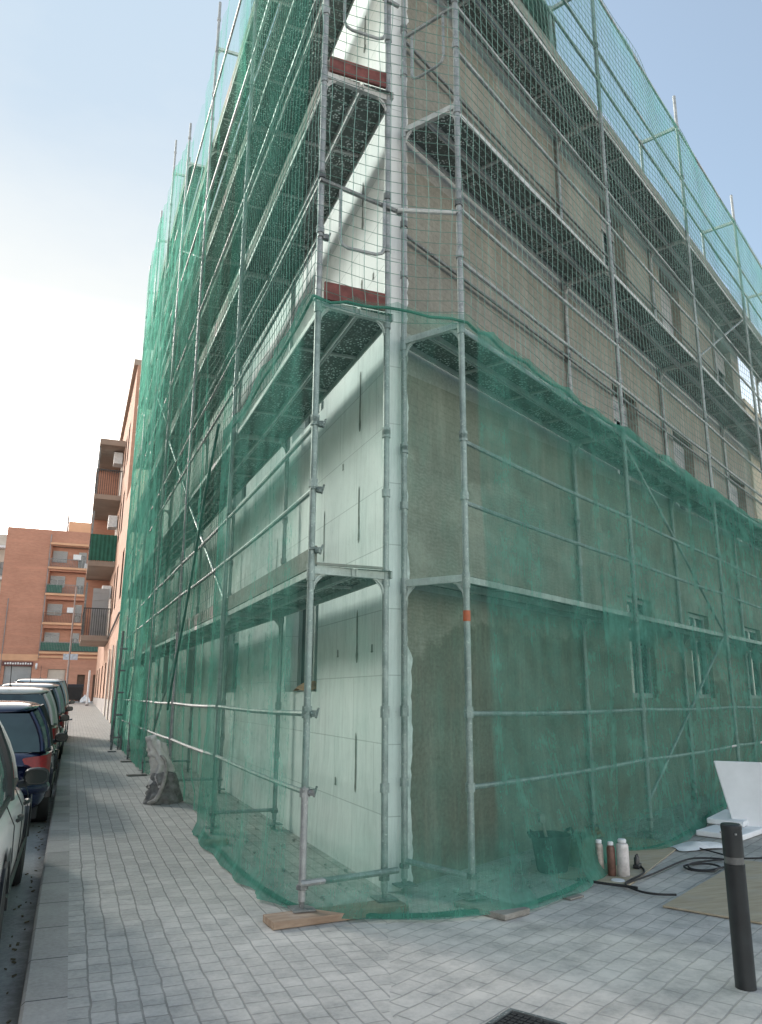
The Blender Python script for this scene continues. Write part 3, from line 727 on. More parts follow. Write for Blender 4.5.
# bunched hem and rope along the top edge
mb = MB(); mb.tube([(h.x, h.y, 0.015+0.01*nz(s*3)) for s, h, u, t in st1[::2] if s < 13.5], [0.014+0.012*abs(nz(s*2.7, 7)) for s, h, u, t in st1[::2] if s < 13.5], 6)
mb.build('hem', simple('hem_green', (0.02, 0.15, 0.10), 0.8, 0, 0.3, 9), lown)
mb = MB(); mb.tube([(u.x, u.y, 4.42-0.2*t*(1-t)) for s, h, u, t in st1[::3]], 0.013, 6); mb.build('rope', M['cordg'], lown)
leftpath = [((1.40, 8.3), (1.44, 8.64)), ((1.44, 10.0), (1.43, 10.2)), ((1.45, 12.5), (1.36, 12.0)), ((1.36, 14.2), (1.33, 13.8)), ((1.25, 15.7), (1.27, 15.4)),
            ((1.22, 18.8), (1.21, 18.75)), ((1.24, 22.0), (1.18, 22.1)), ((1.16, 25.6), (1.15, 25.5)), ((1.5, 26.6), (1.5, 26.4)), ((2.25, 26.9), (2.25, 26.8))]
def dens_left(s, z, t):
    d = 0.30+0.32*nz(s*.5, z*.28, 12.0)+0.20*nz(s*1.9, z*.35, 15)+0.10*nz(s*5, z*.3, 25)
    if s < 3.6:
        d -= 0.16 if z > 2.4 else 0.0
        # openings in the first bay above the second deck
        if z > 3.2: d -= 0.30*smooth(nz(s*.9+3, z*.35, 2)*2.5+.5)
    if s > 7: d += 0.10
    if s > 13: d += 0.10
    if z > 12: d -= 0.18
    return d
n2, st2 = fine_net(leftpath, lambda s: 13.3+0.25*math.sin(s*.9)+2.4*smooth((s-6)/7), dens_left, 0.09, 0.22, 0.042, 1.4, 0.30, 9.0)
leftn = tag(n2.build('debris_net', M['netl']), 'tall loosely folded green debris net covering the far part of the street side', 'debris net', 'nets hung on the scaffolds')
mb = MB()
for (y0, z0, y1, z1) in ((8.75, 4.5, 11.6, 1.2),):
    pts = []
    for q in range(16):
        f = q/15; y = lerp(y0, y1, f); z = lerp(z0, z1, f); x_ = 1.36-0.02*(y-8.6) if y < 15 else 1.22
        pts.append((x_-0.02+0.02*nz(f*4, y0), y+0.12*nz(f*3, z0), z))
    mb.tube(pts, 0.018, 6)
mb.build('gathered_fold', simple('fold_green', (0.05, 0.18, 0.14), 0.85, 0, 0.4, 5), leftn)

def cord_net(path, z0, ztop, cell, amp, seed, rad=0.0030, mat='cord', zc=0.0):
    """square mesh safety net: every cord is modelled"""
    st_ = path_eval(path, cell); mb = MB(); n = len(st_)
    nvv = int((ztop-z0)/cell)
    def P(i, j):
        s, h, u, t = st_[i]; a, b = st_[max(0, i-1)][2], st_[min(n-1, i+1)][2]; tg = (b-a).normalized(); nn = Vector((tg.y, -tg.x, 0))
        z = z0+j*cell
        off = amp*(nz(s*.5, z*.4, seed)*1.6+.3*math.sin(s*3+z))*math.sin(PI*clamp(t))
        jx = 0.028*nz(s*1.7, z*2.1, seed+4); jz = 0.05*nz(s*1.1, z*.9, seed+7)-0.05*math.sin(PI*clamp(t))
        return u+nn*off+tg*jx+UP*(z+jz)
    G = [[P(i, j) for j in range(nvv+1)] for i in range(n)]
    def strip(pts):
        base = len(mb.v)
        for q, p in enumerate(pts):
            t = (pts[min(q+1, len(pts)-1)]-pts[max(q-1, 0)]).normalized(); ref = UP if abs(t.z) < .8 else Vector((1, 0, 0))
            a = t.cross(ref).normalized(); b = t.cross(a)
            for k in range(3):
                an = 2*PI*k/3; mb.v.append(tuple(p+(a*math.cos(an)+b*math.sin(an))*rad))
        for q in range(len(pts)-1):
            for k in range(3): mb.f.append((base+q*3+k, base+q*3+(k+1) % 3, base+q*3+3+(k+1) % 3, base+q*3+3+k))
    for i in range(n): strip(G[i])
    for j in range(nvv+1): strip([G[i][j] for i in range(n)])
    return mb
cp = [((1.44, 8.66), (1.44, 8.66)), ((1.47, 5.22), (1.47, 5.22)), ((2.72, 5.12), (2.72, 5.12))]
for s_ in (3.4, 6.8, 10.2, 13.6): q_ = PR(s_, -0.05); cp.append(((q_.x, q_.y), (q_.x, q_.y)))
nA = cord_net(cp, 4.36, 10.7, 0.105, 0.05, 2.0)
safe = tag(nA.build('safety_net', M['cord'], smooth=False), 'coarse square mesh safety net round the corner above the green net', 'safety net', 'nets hung on the scaffolds')
# torn lighter veil of fine net on the top lift of the second facade
vp = []
for s_ in (1.2, 3.4, 6.8, 10.2, 13.6): q_ = PR(s_, -0.03); vp.append(((q_.x, q_.y), (q_.x, q_.y)))
st_ = path_eval(vp, 0.12); mb = MB(); nuv = len(st_)-1
def fnv(i, j):
    s, h, u, t = st_[i]; z = 8.7+j*0.12-0.1*math.sin(PI*t)*(j/17)
    return u-NR*(0.04*nz(s*2, z*.6, 3))+UP*z, (s, z), 0.10+0.12*nz(s*.6, z, 8)+0.04*s/12
mb.grid(fnv, nuv, 17); topn = tag(mb.build('debris_net', mat_fine_net('thin_green_net', (0.05, 0.30, 0.23), (0.88, 0.98, 0.95))), 'thin pale green net stretched behind the topmost guard rails', 'debris net', 'nets hung on the scaffolds')
vp = [((1.43, 8.66), (1.43, 8.66)), ((1.36, 12.0), (1.36, 12.0)), ((1.27, 15.4), (1.27, 15.4))]
NBV = True
vpl = [((1.40, 8.60), (1.40, 8.60)), ((1.43, 5.24), (1.43, 5.24))]
stv = path_eval(vpl, 0.12); mb = MB()
def fnl(i, j):
    s, h, u, t = stv[i]; z = 4.45+j*0.2
    return u+Vector((-0.04+0.04*nz(s*2, z*.6, 3), 0, 0))+UP*z, (s, z), 0.02+0.10*nz(s*.6, z*.5, 8)
mb.grid(fnl, len(stv)-1, 34); tag(mb.build('debris_net', bpy.data.materials['thin_green_net']), 'thin veil of green net over the first street side bay above the second deck', 'debris net', 'nets hung on the scaffolds')
nB = cord_net(vp, 2.3, 9.0, 0.12, 0.05, 6.0, 0.003, 'cordg')
tag(nB.build('safety_net', M['cordg'], smooth=False), 'dark green square mesh net behind the loose net on the street side', 'safety net', 'nets hung on the scaffolds')

# ------------------------------------------------------------------ things on the pavement by the works
def plank(name, o, u, ln, w, h, mat, label, cat='plank', tilt=0.0):
    u = Vector(u).normalized(); v = Vector((-u.y, u.x, 0)); mb = MB()
    n = 6; i0 = len(mb.v)
    for q in range(n+1):
        c = Vector((0, 0, 0))+u*(ln*q/n)+UP*(0.004+tilt*q/n)
        for (a, b) in ((0, 0), (w, 0), (w, h), (0, h)):
            mb.v.append(tuple(c+v*(a+0.004*nz(q, a*9))+UP*(b+0.002*nz(q*1.3, b*50))))
    for q in range(n):
        b = i0+q*4
        for k in range(4): mb.f.append((b+k, b+(k+1) % 4, b+4+(k+1) % 4, b+4+k))
    mb.f.append((i0, i0+3, i0+2, i0+1)); e = i0+n*4; mb.f.append((e, e+1, e+2, e+3))
    o_ = mb.build(name, M[mat], None, loc=o, bevel=0.004); return tag(o_, label, cat)
plank('wooden_plank', (1.28, 5.05, 0), (1, 0.10, 0), 0.95, 0.20, 0.045, 'plank', 'long rough brown plank under the corner scaffold post', 'plank')
plank('wooden_plank', (2.72, 4.74, 0), (-0.35, 0.94, 0), 0.45, -0.26, 0.035, 'greyplank', 'short grey weathered board sticking out under the net hem', 'plank')
plank('wood_block', (1.33, 7.9, 0), (1, 0.15, 0), 0.22, 0.11, 0.045, 'plank', 'small brown wood block at the net hem on the street side', 'block')
plank('wood_block', (1.05, 14.85, 0), (1, 0.1, 0), 0.34, 0.12, 0.03, 'greyplank', 'flat grey board under a post far along the net', 'block')
plank('wood_block', (1.12, 17.9, 0), (1, 0.1, 0), 0.3, 0.12, 0.03, 'greyplank', 'small grey sole board half hidden near the sacks', 'block')
plank('plywood_sheet', tuple(Vector((4.22, 4.11, 0))), DR, 2.0, 0.63, 0.014, 'ply', 'large beige plywood sheet lying behind the black bollard', 'plywood sheet')
plank('plywood_sheet', (4.06, 5.21, 0), (0.80, 0.60, 0), 2.15, 0.60, 0.010, 'ply', 'dusty thin plywood sheet lying under the cables and spray cans', 'plywood sheet')
plank('broken_board', (3.42, 5.03, 0), (0.9, 0.3, 0), 0.16, 0.08, 0.012, 'greyplank', 'small broken chip of board on the paving', 'board')
# foam boards
def board(name, A, u, v, t, label):
    A = Vector(A); u = Vector(u); v = Vector(v); n = u.cross(v).normalized()*t; mb = MB(); mb.obox((0, 0, 0), u, v, n)
    o_ = mb.build(name, M['white'], None, loc=A, bevel=0.012); return tag(o_, label, 'foam board', 'white foam boards by the scaffold')
board('foam_board', (6.83, 6.90, 0.02), (0.36, -0.34, 0), (-0.06, 0.16, 0.70), -0.07, 'white foam board leaning upright against the net, leftmost of the standing ones')
board('foam_board', (7.25, 6.62, 0.02), (0.4, -0.38, 0), (-0.05, 0.16, 0.72), -0.06, 'white foam board standing behind the leaning one at the picture edge')
board('foam_board', (6.20, 6.80, 0.006), (0.95, 0.45, 0), (0.2, -0.42, 0.0), -0.055, 'white foam board lying flat on the paving, lowest of the pile')
board('foam_board', (6.62, 7.08, 0.066), (0.62, 0.36, 0.02), (0.16, -0.36, 0.0), -0.055, 'white foam board lying on top of the flat one')
# bollard
bo = empty('bollard', (3.258, 3.315, 0)); tag(bo, 'black steel bollard with a grey ring near its top', 'bollard')
mb = MB(); mb.lathe((0, 0, 0), [(0.0505, 0), (0.050, 0.01), (0.050, 0.570), (0.0505, 0.573)], 28); mb.build('post', M['black'], bo)
mb = MB(); mb.lathe((0, 0, 0.574), [(0.047, 0), (0.047, 0.035)], 28); mb.build('ring', simple('grey_ring', (0.12, 0.125, 0.125), 0.5, 0.3, 0.3, 20), bo)
mb = MB(); mb.lathe((0, 0, 0.609), [(0.0505, 0), (0.0505, 0.128), (0.052, 0.134), (0.052, 0.150), (0.046, 0.157), (0.030, 0.158)], 28); mb.build('cap', M['black'], bo)
mb = MB(); 
for an in (2.6, 4.3): mb.lathe((0.052*math.cos(an), 0.052*math.sin(an), 0.722), [(0.006, -0.004), (0.006, 0.004)], 8)
mb.build('rivet', M['tube'], bo)
# drain cover
dc = empty('drain_cover', (1.955, 3.275, 0.004), 0.55); tag(dc, 'dark square cast iron drain cover in the paving', 'drain cover')
mb = MB(); mb.box((-0.14, -0.14, 0), (0.14, -0.12, 0.012)); mb.box((-0.14, 0.12, 0), (0.14, 0.14, 0.012)); mb.box((-0.14, -0.12, 0), (-0.12, 0.12, 0.012)); mb.box((0.12, -0.12, 0), (0.14, 0.12, 0.012)); mb.build('frame', M['tube_dark'], dc)
mb = MB(); mb.box((-0.118, -0.118, 0), (0.118, 0.118, 0.005))
for i in range(7):
    for j in range(7): mb.box((-0.108+i*0.032, -0.108+j*0.032, 0.005), (-0.084+i*0.032, -0.084+j*0.032, 0.009))
mb.build('lid', M['rubber'], dc)
# bucket behind the net
bk = empty('bucket', (3.82, 5.86, 0)); tag(bk, 'black rubber mortar bucket with handles behind the green net', 'bucket')
mb = MB(); mb.lathe((0, 0, 0.006), [(0.115, 0), (0.125, 0.02), (0.165, 0.27), (0.175, 0.285), (0.168, 0.29), (0.155, 0.27), (0.118, 0.03), (0.02, 0.03)], 28); mb.build('tub', M['rubber'], bk)
for sg in (-1, 1):
    mb = MB(); mb.tube([(sg*0.16, -0.06, 0.27), (sg*0.19, -0.045, 0.31), (sg*0.20, 0, 0.33), (sg*0.19, 0.045, 0.31), (sg*0.16, 0.06, 0.27)], 0.012, 8); mb.build('handle', M['rubber'], bk)
mb = MB(); mb.tube([(0.03, 0.02, 0.05), (-0.05, 0.05, 0.40)], 0.012, 8); mb.obox((-0.075, 0.03, 0.38), (0.05, 0, 0), (0, 0.04, 0), (-0.005, 0.005, 0.07)); tag(mb.build('trowel', M['greyplank'], None, loc=(3.82, 5.86, 0.0)), 'wooden handled tool standing in the black bucket', 'tool')
# low tub and tiles behind
bx = empty('crate', (4.20, 6.02, 0), 0.5); tag(bx, 'pale green plastic crate behind the net beside the black bucket', 'crate')
mb = MB()
for (a, b) in (((-0.17, -0.11, 0.006), (0.17, -0.10, 0.22)), ((-0.17, 0.10, 0.006), (0.17, 0.11, 0.22)), ((-0.17, -0.10, 0.006), (-0.16, 0.10, 0.22)), ((0.16, -0.10, 0.006), (0.17, 0.10, 0.22)), ((-0.16, -0.10, 0.006), (0.16, 0.10, 0.015))): mb.box(a, b)
gm = simple('pale_green_plastic', (0.16, 0.22, 0.15), 0.6, 0, 0.3, 7); mb.build('tray', gm, bx, bevel=0.003)
mb = MB(); mb.tube([(-0.18, -0.12, 0.225), (0.18, -0.12, 0.225), (0.18, 0.12, 0.225), (-0.18, 0.12, 0.225)], 0.014, 6, closed=True); mb.build('rim', gm, bx)
# brown rag on the edge
def rag(name, loc, sx, sy, h, mat, label, cat, seed):
    mb = MB()
    def fn(i, j):
        a = i/14-.5; b = j/10-.5; rr = math.sqrt((a*2)**2+(b*2)**2)
        z = h*max(0.0, 1-rr**2.2*.8)*(0.75+0.6*nz(a*5, b*5, seed))+0.012*abs(nz(a*14, b*14, seed+2))+0.006
        e = 1+0.16*nz(a*3, b*3, seed+5)
        return Vector((a*sx*e, b*sy*e, max(0.005, z))), (a, b), 0
    mb.grid(fn, 14, 10); o_ = mb.build(name, mat, None, loc=loc, subsurf=1); return tag(o_, label, cat)
rag('rag', (4.42, 6.06, 0.20), 0.16, 0.12, 0.09, simple('brown_cloth', (0.26, 0.15, 0.08), .9, 0, .3, 9), 'brown rag lying over the corner of the pale crate', 'rag', 3)
rag('plastic_bag', (5.76, 6.28, 0.004), 0.62, 0.26, 0.06, M['whitepl'], 'crumpled white plastic bag on the plywood by the cables', 'bag', 8)
rag('rag', (2.40, 8.25, 1.445), 0.30, 0.5, 0.12, simple('orange_cloth', (0.50, 0.28, 0.16), .9, 0, .25, 9), 'crumpled orange brown rag on the sill of the first street side window', 'rag', 5)
# spray cans
def can(loc, body, label, h, r_=1.0):
    c = empty('spray_can', loc); tag(c, label, 'spray can', 'foam cans on the plywood')
    mb = MB(); mb.lathe((0, 0, 0), [(0.030*r_, 0), (0.033*r_, 0.006), (0.033*r_, h-0.05), (0.030*r_, h-0.035), (0.020, h-0.022)], 20); mb.build('body', body, c)
    mb = MB(); mb.lathe((0, 0, h-0.022), [(0.024*r_, 0), (0.024*r_, 0.018), (0.018*r_, 0.026)], 12); mb.build('nozzle', M['whitepl'], c)
can((4.245, 5.49, 0.014), simple('silver_can', (0.60, 0.57, 0.56), 0.45, 0.1, 0.25, 20), 'widest foam can of pale scuffed white, right one of the three', 0.275, 1.45)
can((4.17, 5.54, 0.014), simple('red_can', (0.17, 0.09, 0.07), 0.45, 0.2, 0.4, 26), 'dull reddish brown foam can, middle of the three', 0.25)
can((4.10, 5.60, 0.014), simple('beige_can', (0.36, 0.33, 0.29), 0.45, 0.2, 0.4, 26), 'slim beige foam can touching the net', 0.26)
mb = MB(); mb.lathe((0, 0, 0), [(0.052, 0), (0.055, 0.006), (0.05, 0.014), (0.02, 0.016)], 18); o_ = mb.build('lid', M['whitepl'], None, loc=(4.10, 5.38, 0.006)); tag(o_, 'small round white plastic lid in front of the cans', 'lid')
pl = empty('power_plug', (4.55, 5.70, 0.016), 0.7); tag(pl, 'black twin power socket block on the thin plywood', 'plug')
mb = MB(); mb.box((-0.06, -0.025, 0), (0.06, 0.025, 0.03)); mb.build('socket_block', M['black'], pl, bevel=0.005)
for xx in (-0.035, 0.02):
    mb = MB(); mb.lathe((xx, 0, 0.03), [(0.018, 0), (0.018, 0.05), (0.010, 0.06), (0.008, 0.075)], 12); mb.build('plug_head', M['black'], pl)
def cable(pts, r, label):
    P = [Vector((x_, y_, 0.022)) for x_, y_ in pts]; out = []
    for i in range(len(P)-1):
        a, b, c, d = P[max(0, i-1)], P[i], P[i+1], P[min(len(P)-1, i+2)]
        for q in range(8):
            t = q/8; out.append(0.5*((2*b)+(c-a)*t+(2*a-5*b+4*c-d)*t*t+(-a+3*b-3*c+d)*t**3))
    out.append(P[-1]); mb = MB(); mb.tube(out, r, 6); return tag(mb.build('cable', M['rubber']), label, 'cable', 'cables on the paving')
cable([(3.81, 5.5), (3.91, 5.31), (4.02, 5.17), (4.06, 5.10)], 0.010, 'short black cable coming out from under the net beside the cans')
cable([(4.60, 5.72), (4.45, 5.50), (4.07, 5.25), (4.01, 5.02), (4.07, 4.9), (4.19, 4.84)], 0.008, 'black cable bending towards the large plywood sheet')
cable([(4.07, 5.25), (4.47, 5.43), (5.08, 5.76), (5.32, 5.81), (5.48, 5.68), (5.33, 5.48), (5.15, 5.42), (5.02, 5.35), (4.89, 5.45), (4.97, 5.61), (5.2, 5.60), (5.2, 5.45), (5.0, 5.40), (4.93, 5.5), (5.1, 5.66), (5.54, 5.69), (5.85, 5.62), (6.6, 5.5)], 0.008, 'long black cable coiled in loops between the plywood sheets')
cable([(5.75, 6.42), (5.66, 6.2), (5.63, 5.84), (5.52, 5.67)], 0.007, 'black cable running from the white bag to the coil')
# folded sacks leaning on the net
sk = empty('rubble_sack', (1.20, 11.2, 0)); tag(sk, 'pile of folded grey and white sacks leaning on the green net', 'sack')
mb = MB()
def crease(a, f, sd): return -0.035*max(0, 1-abs(nz(a*1.3, f*2.2, sd))*9)+0.05*nz(a*0.8, f*1.7, sd+2)
def fs(i, j):
    a = 2*PI*i/40; f = j/26; ca, sa = math.cos(a), math.sin(a)
    rx = lerp(0.15, 0.12, f)+crease(ca*2+3, sa*1.2+f*2.4, 4)+0.025*math.sin(a*7+f*9+nz(f*3, 1)*5)
    ry = rx*lerp(0.75, 0.5, f)
    if j == 26: rx *= 0.2; ry *= 0.2
    z = 0.20+f*0.62+0.10*f*max(0, -ca)-0.05*f*ca*ca+0.02*nz(a*2, f*4)
    return Vector((0.02-0.05*f+0.03*math.sin(f*5)+rx*ca, 0.06*f+ry*sa, z)), (a, f), 0
mb.grid(fs, 40, 26); mb.build('upper_sack', simple('offwhite_sack', (0.62, 0.60, 0.56), .9, 0, .25, 9, .6), sk)
mb = MB()
def fs2(i, j):
    a = 2*PI*i/40; f = j/14; ca, sa = math.cos(a), math.sin(a)
    rr = 0.23*(1-0.45*f)+crease(ca*2, sa*2+f*3, 9)+0.02*math.sin(a*9+f*11)
    if j == 14: rr *= .2
    return Vector((0.06+rr*ca*1.05, rr*.8*sa, 0.006+f*0.40)), (a, f), 0
mb.grid(fs2, 40, 14); mb.build('lower_sack', simple('dark_sack', (0.20, 0.20, 0.19), .9, 0, .5, 12, .6), sk)
mb = MB(); mb.tube([(-0.16, -0.20, 0.03), (-0.04, -0.24, 0.04), (0.02, -0.23, 0.20), (0.08, -0.20, 0.42), (0.05, -0.16, 0.58), (-0.03, -0.15, 0.62)], [0.03, 0.035, 0.028, 0.026, 0.026, 0.02], 8); mb.build('strap', simple('sack_strap', (0.36, 0.34, 0.31), .9, 0, .3, 15), sk, subsurf=1)

# ------------------------------------------------------------------ cars
def car(loc, Ln, W, Hr, paint, kind, label, tail=None, extra=None):
    """estate / hatch facing +Y; loc is the middle of the footprint on the road"""
    c = empty('parked_car', loc); tag(c, label, 'car', 'cars parked along the kerb')
    rear, hood = (0.10 if kind != 'van' else 0.03), (0.30 if kind != 'van' else 0.20)
    belt = Hr*0.62; hw = W/2
    # body: profile rings from rear (t=0) to front (t=1): (t, widthfactor, top z)
    prof = [(0.0, 0.80, belt*0.80), (0.012, 0.90, belt*0.93), (0.05, 0.96, belt*0.99), (0.15, 1.0, belt), (0.40, 1.0, belt*0.975), (0.62, 1.0, belt*0.95), (0.70, 0.99, belt*0.93), (0.82, 0.97, belt*0.87), (0.93, 0.93, belt*0.78), (0.985, 0.84, belt*0.66), (1.0, 0.70, belt*0.55)]
    mb = MB(); rings = []
    for t, wf, tz in prof:
        y = -Ln/2+t*Ln; i = len(mb.v); w_ = hw*wf; zb = 0.20 if 0.01 < t < 0.99 else 0.32
        half = [(0.0, zb), (w_*0.80, zb), (w_*0.95, zb+0.06), (w_*0.995, zb+0.22), (w_, (zb+tz)/2+0.06), (w_*0.985, tz-0.13), (w_*0.93, tz-0.025), (w_*0.80, tz), (0.0, tz+0.015)]
        full = half+[(-a, b) for a, b in reversed(half[1:-1])]
        mb.v += [(a, y, b) for a, b in full]; rings.append(i); n = len(full)
    for i, j in zip(rings, rings[1:]):
        for q in range(n): mb.f.append((i+q, i+(q+1) % n, j+(q+1) % n, j+q))
    mb.f.append(tuple(rings[0]+q for q in range(n))); mb.f.append(tuple(rings[-1]+q for q in reversed(range(n))))
    mb.sm = True; mb.build('body', paint, c, subsurf=2)
    # greenhouse glass
    y0, y1 = -Ln/2+0.03*Ln, -Ln/2+(1-hood)*Ln
    gp = [(y0, y0+0.02, 0.0)]
    yr0, yr1 = -Ln/2+rear*Ln+0.12, -Ln/2+(1-hood)*Ln-0.62
    def house(mb_, inset, zt0, zt1, segs):
        pass
    B = [(-hw*0.86, y0), (-hw*0.93, y0+0.30), (-hw*0.93, (y0+y1)/2), (-hw*0.90, y1-0.25), (-hw*0.62, y1), (hw*0.62, y1), (hw*0.90, y1-0.25), (hw*0.93, (y0+y1)/2), (hw*0.93, y0+0.30), (hw*0.86, y0)]
    T = [(-hw*0.66, yr0-0.05), (-hw*0.73, yr0+0.22), (-hw*0.74, (yr0+yr1)/2), (-hw*0.71, yr1-0.15), (-hw*0.50, yr1), (hw*0.50, yr1), (hw*0.71, yr1-0.15), (hw*0.74, (yr0+yr1)/2), (hw*0.73, yr0+0.22), (hw*0.66, yr0-0.05)]
    zb, zt = belt-0.03, Hr-0.06
    DZ = [-0.09, -0.03, 0, -0.02, -0.09, -0.09, -0.02, 0, -0.03, -0.09]
    mb = MB(); i = len(mb.v)
    steps = 5
    for k in range(steps+1):
        f = k/steps; bulge = 0.035*math.sin(PI*f)
        for (bx_, by_), (tx_, ty_), dz_ in zip(B, T, DZ):
            x_ = lerp(bx_, tx_, f); y_ = lerp(by_, ty_, f); x_ += bulge*(1 if x_ > 0 else -1)
            if by_ == y0: y_ -= bulge*1.2
            if by_ == y1: y_ += bulge
            mb.v.append((x_, y_, lerp(zb, zt+dz_, f)))
    m_ = len(B)
    for k in range(steps):
        for q in range(m_): mb.f.append((i+k*m_+q, i+k*m_+(q+1) % m_, i+(k+1)*m_+(q+1) % m_, i+(k+1)*m_+q))
    mb.sm = True; gl = mb.build('glazing', M['cglass'], c)
    def gpt(q, f):
        (bx_, by_), (tx_, ty_) = B[q], T[q]; bulge = 0.035*math.sin(PI*f)
        x_ = lerp(bx_, tx_, f); y_ = lerp(by_, ty_, f); x_ += bulge*(1 if x_ > 0 else -1)
        if by_ == y0: y_ -= bulge*1.2
        if by_ == y1: y_ += bulge
        return Vector((x_, y_, lerp(zb, zt+DZ[q], f)))
    # roof skin
    mb = MB(); i = len(mb.v); ex = 1.04
    for zz, sc, df in ((zt-0.02, 1.0, 1), (zt+0.012, 1.0, 1), (zt+0.045, 0.88, .75), (zt+0.062, 0.5, .1)):
        cy = (yr0+yr1)/2
        for (tx_, ty_), dz_ in zip(T, DZ): mb.v.append((tx_*sc, cy+(ty_-cy)*min(1.03, sc if sc > .9 else sc+.06), zz+dz_*df))
    for k in range(3):
        for q in range(m_): mb.f.append((i+k*m_+q, i+k*m_+(q+1) % m_, i+(k+1)*m_+(q+1) % m_, i+(k+1)*m_+q))
    mb.f.append(tuple(i+3*m_+q for q in range(m_))); mb.f.append(tuple(i+q for q in reversed(range(m_))))
    mb.sm = True; rf = mb.build('roof', paint, c, subsurf=2)
    # pillars
    for q, rad in ((0, 0.055), (9, 0.055), (1, 0.05), (8, 0.05), (4, 0.03), (5, 0.03), (3, 0.022), (6, 0.022)):
        mb = MB(); mb.tube([gpt(q, k/5.0) for k in range(6)], rad*0.55, 8); mb.build('pillar', paint, c)
    for sg in (2, 7):
        mb = MB(); mb.tube([gpt(sg, k/5.0) for k in range(6)], 0.032, 8); mb.build('pillar', M['black'], c)
    mb = MB(); mb.tube([gpt(q, 0.03) for q in (9, 8, 7, 6)], 0.018, 6); mb.build('window_trim', M['black'], c)
    # fill panels between rear pillars
    for (p0, p1) in ((0, 1), (9, 8)):
        mb = MB()
        for k in range(5):
            o1 = 0.008 if p0 == 9 else -0.008
            A_, B_, C_, D_ = gpt(p0, k/5), gpt(p1, k/5), gpt(p1, (k+1)/5), gpt(p0, (k+1)/5)
            for v_ in (A_, B_, C_, D_): v_.x += o1
            mb.quad(A_, B_, C_, D_)
        mb.build('quarter_panel', paint, c)
    # rear: lamps, bumper, plate
    for sg in (-1, 1):
        mb = MB(); yb = -Ln/2+0.01
        def fl(i_, j_):
            a_ = i_/6; f_ = j_/7; z_ = belt*(0.70-0.04*a_)+f_*(belt*(0.20+0.10*a_))
            lean = 0.03*f_
            if a_ < 0.5: x_ = hw*(0.60+0.10*(1-f_)+0.62*a_*(0.8+0.2*f_)); y_ = yb-0.005+lean+0.25*max(0, a_-.25)**2
            else: x_ = hw*(0.91+0.10*(a_-.5)); y_ = yb+0.03+lean+(a_-0.5)*0.55*(0.35+0.65*f_)
            return Vector((sg*(x_+0.012), y_-0.012, z_)), (a_, f_), 0
        mb.grid(fl, 6, 7); mb.build('tail_lamp', tail or M['taillamp'], c, subsurf=1)
    mb = MB(); mb.tube([(-hw*0.96, -Ln/2+0.30, 0.47), (-hw*0.86, -Ln/2+0.02, 0.47), (-hw*0.4, -Ln/2-0.04, 0.47), (hw*0.4, -Ln/2-0.04, 0.47), (hw*0.86, -Ln/2+0.02, 0.47), (hw*0.96, -Ln/2+0.30, 0.47)], 0.085, 8); mb.build('bumper', extra or paint, c, subsurf=1)
    mb = MB(); mb.box((-hw*0.86, -Ln/2+0.12, 0.13), (hw*0.86, Ln/2-0.15, 0.30)); mb.build('underbody', M['rubber'], c)
    mb = MB(); mb.box((-0.26, -Ln/2-0.035, 0.62), (0.26, -Ln/2-0.02, 0.73)); mb.build('number_plate', M['whitepl'], c)
    # mirror both sides
    for sg in (-1, 1):
        mb = MB(); mx, my, mz = sg*(hw+0.06), y1-0.52, belt+0.03
        i = len(mb.v)
        for yy, sc in ((-0.05, 0.86), (-0.035, 1.0), (0.02, 0.95), (0.06, 0.6)):
            for q in range(12):
                an = 2*PI*q/12; mb.v.append((mx+0.088*sc*math.copysign(abs(math.cos(an))**.7, math.cos(an)), my+yy, mz+0.062*sc*math.copysign(abs(math.sin(an))**.7, math.sin(an))))
        for k in range(3):
            for q in range(12): mb.f.append((i+k*12+q, i+k*12+(q+1) % 12, i+(k+1)*12+(q+1) % 12, i+(k+1)*12+q))
        mb.f.append(tuple(i+36+q for q in range(12))); mb.f.append(tuple(i+q for q in reversed(range(12)))); mb.tube([(sg*(hw-0.06), my+0.02, mz-0.06), (mx, my+0.01, mz-0.03)], 0.028, 8)
        mb.sm = True; mi = mb.build('mirror', M['black'], c)
        mb = MB(); mb.lathe((0, 0, 0), [(0.0, 0), (0.001, 0)], 3)
        g2 = MB(); pts = [(mx+0.073*math.copysign(abs(math.cos(2*PI*q/16))**.7, math.cos(2*PI*q/16)), my-0.053, mz+0.048*math.copysign(abs(math.sin(2*PI*q/16))**.7, math.sin(2*PI*q/16))) for q in range(16)]
        g2.quad(*reversed(pts)); g2.build('mirror_glass', M['mirror'], mi)
    # handles on the kerb side
    for yy in (-Ln*0.10, Ln*0.10):
        mb = MB(); mb.tube([(hw*0.985+0.012, yy-0.09, belt-0.16), (hw*0.985+0.03, yy-0.05, belt-0.155), (hw*0.985+0.03, yy+0.05, belt-0.155), (hw*0.985+0.012, yy+0.09, belt-0.16)], 0.014, 6); mb.build('door_handle', M['black'], c)
    # door seams and sill moulding
    mb = MB()
    for yy in (-Ln*0.19, Ln*0.015, Ln*0.20):
        mb.tube([(hw*0.93, yy, belt-0.03), (hw*0.997, yy, belt-0.15), (hw*1.003, yy, belt*0.62), (hw*0.985, yy+0.0, 0.30)], 0.0035, 5)
    mb.tube([(hw*1.0, -Ln*0.24, 0.40), (hw*1.004, Ln*0.24, 0.40)], 0.012, 5)
    mb.build('seam', M['black'], c)
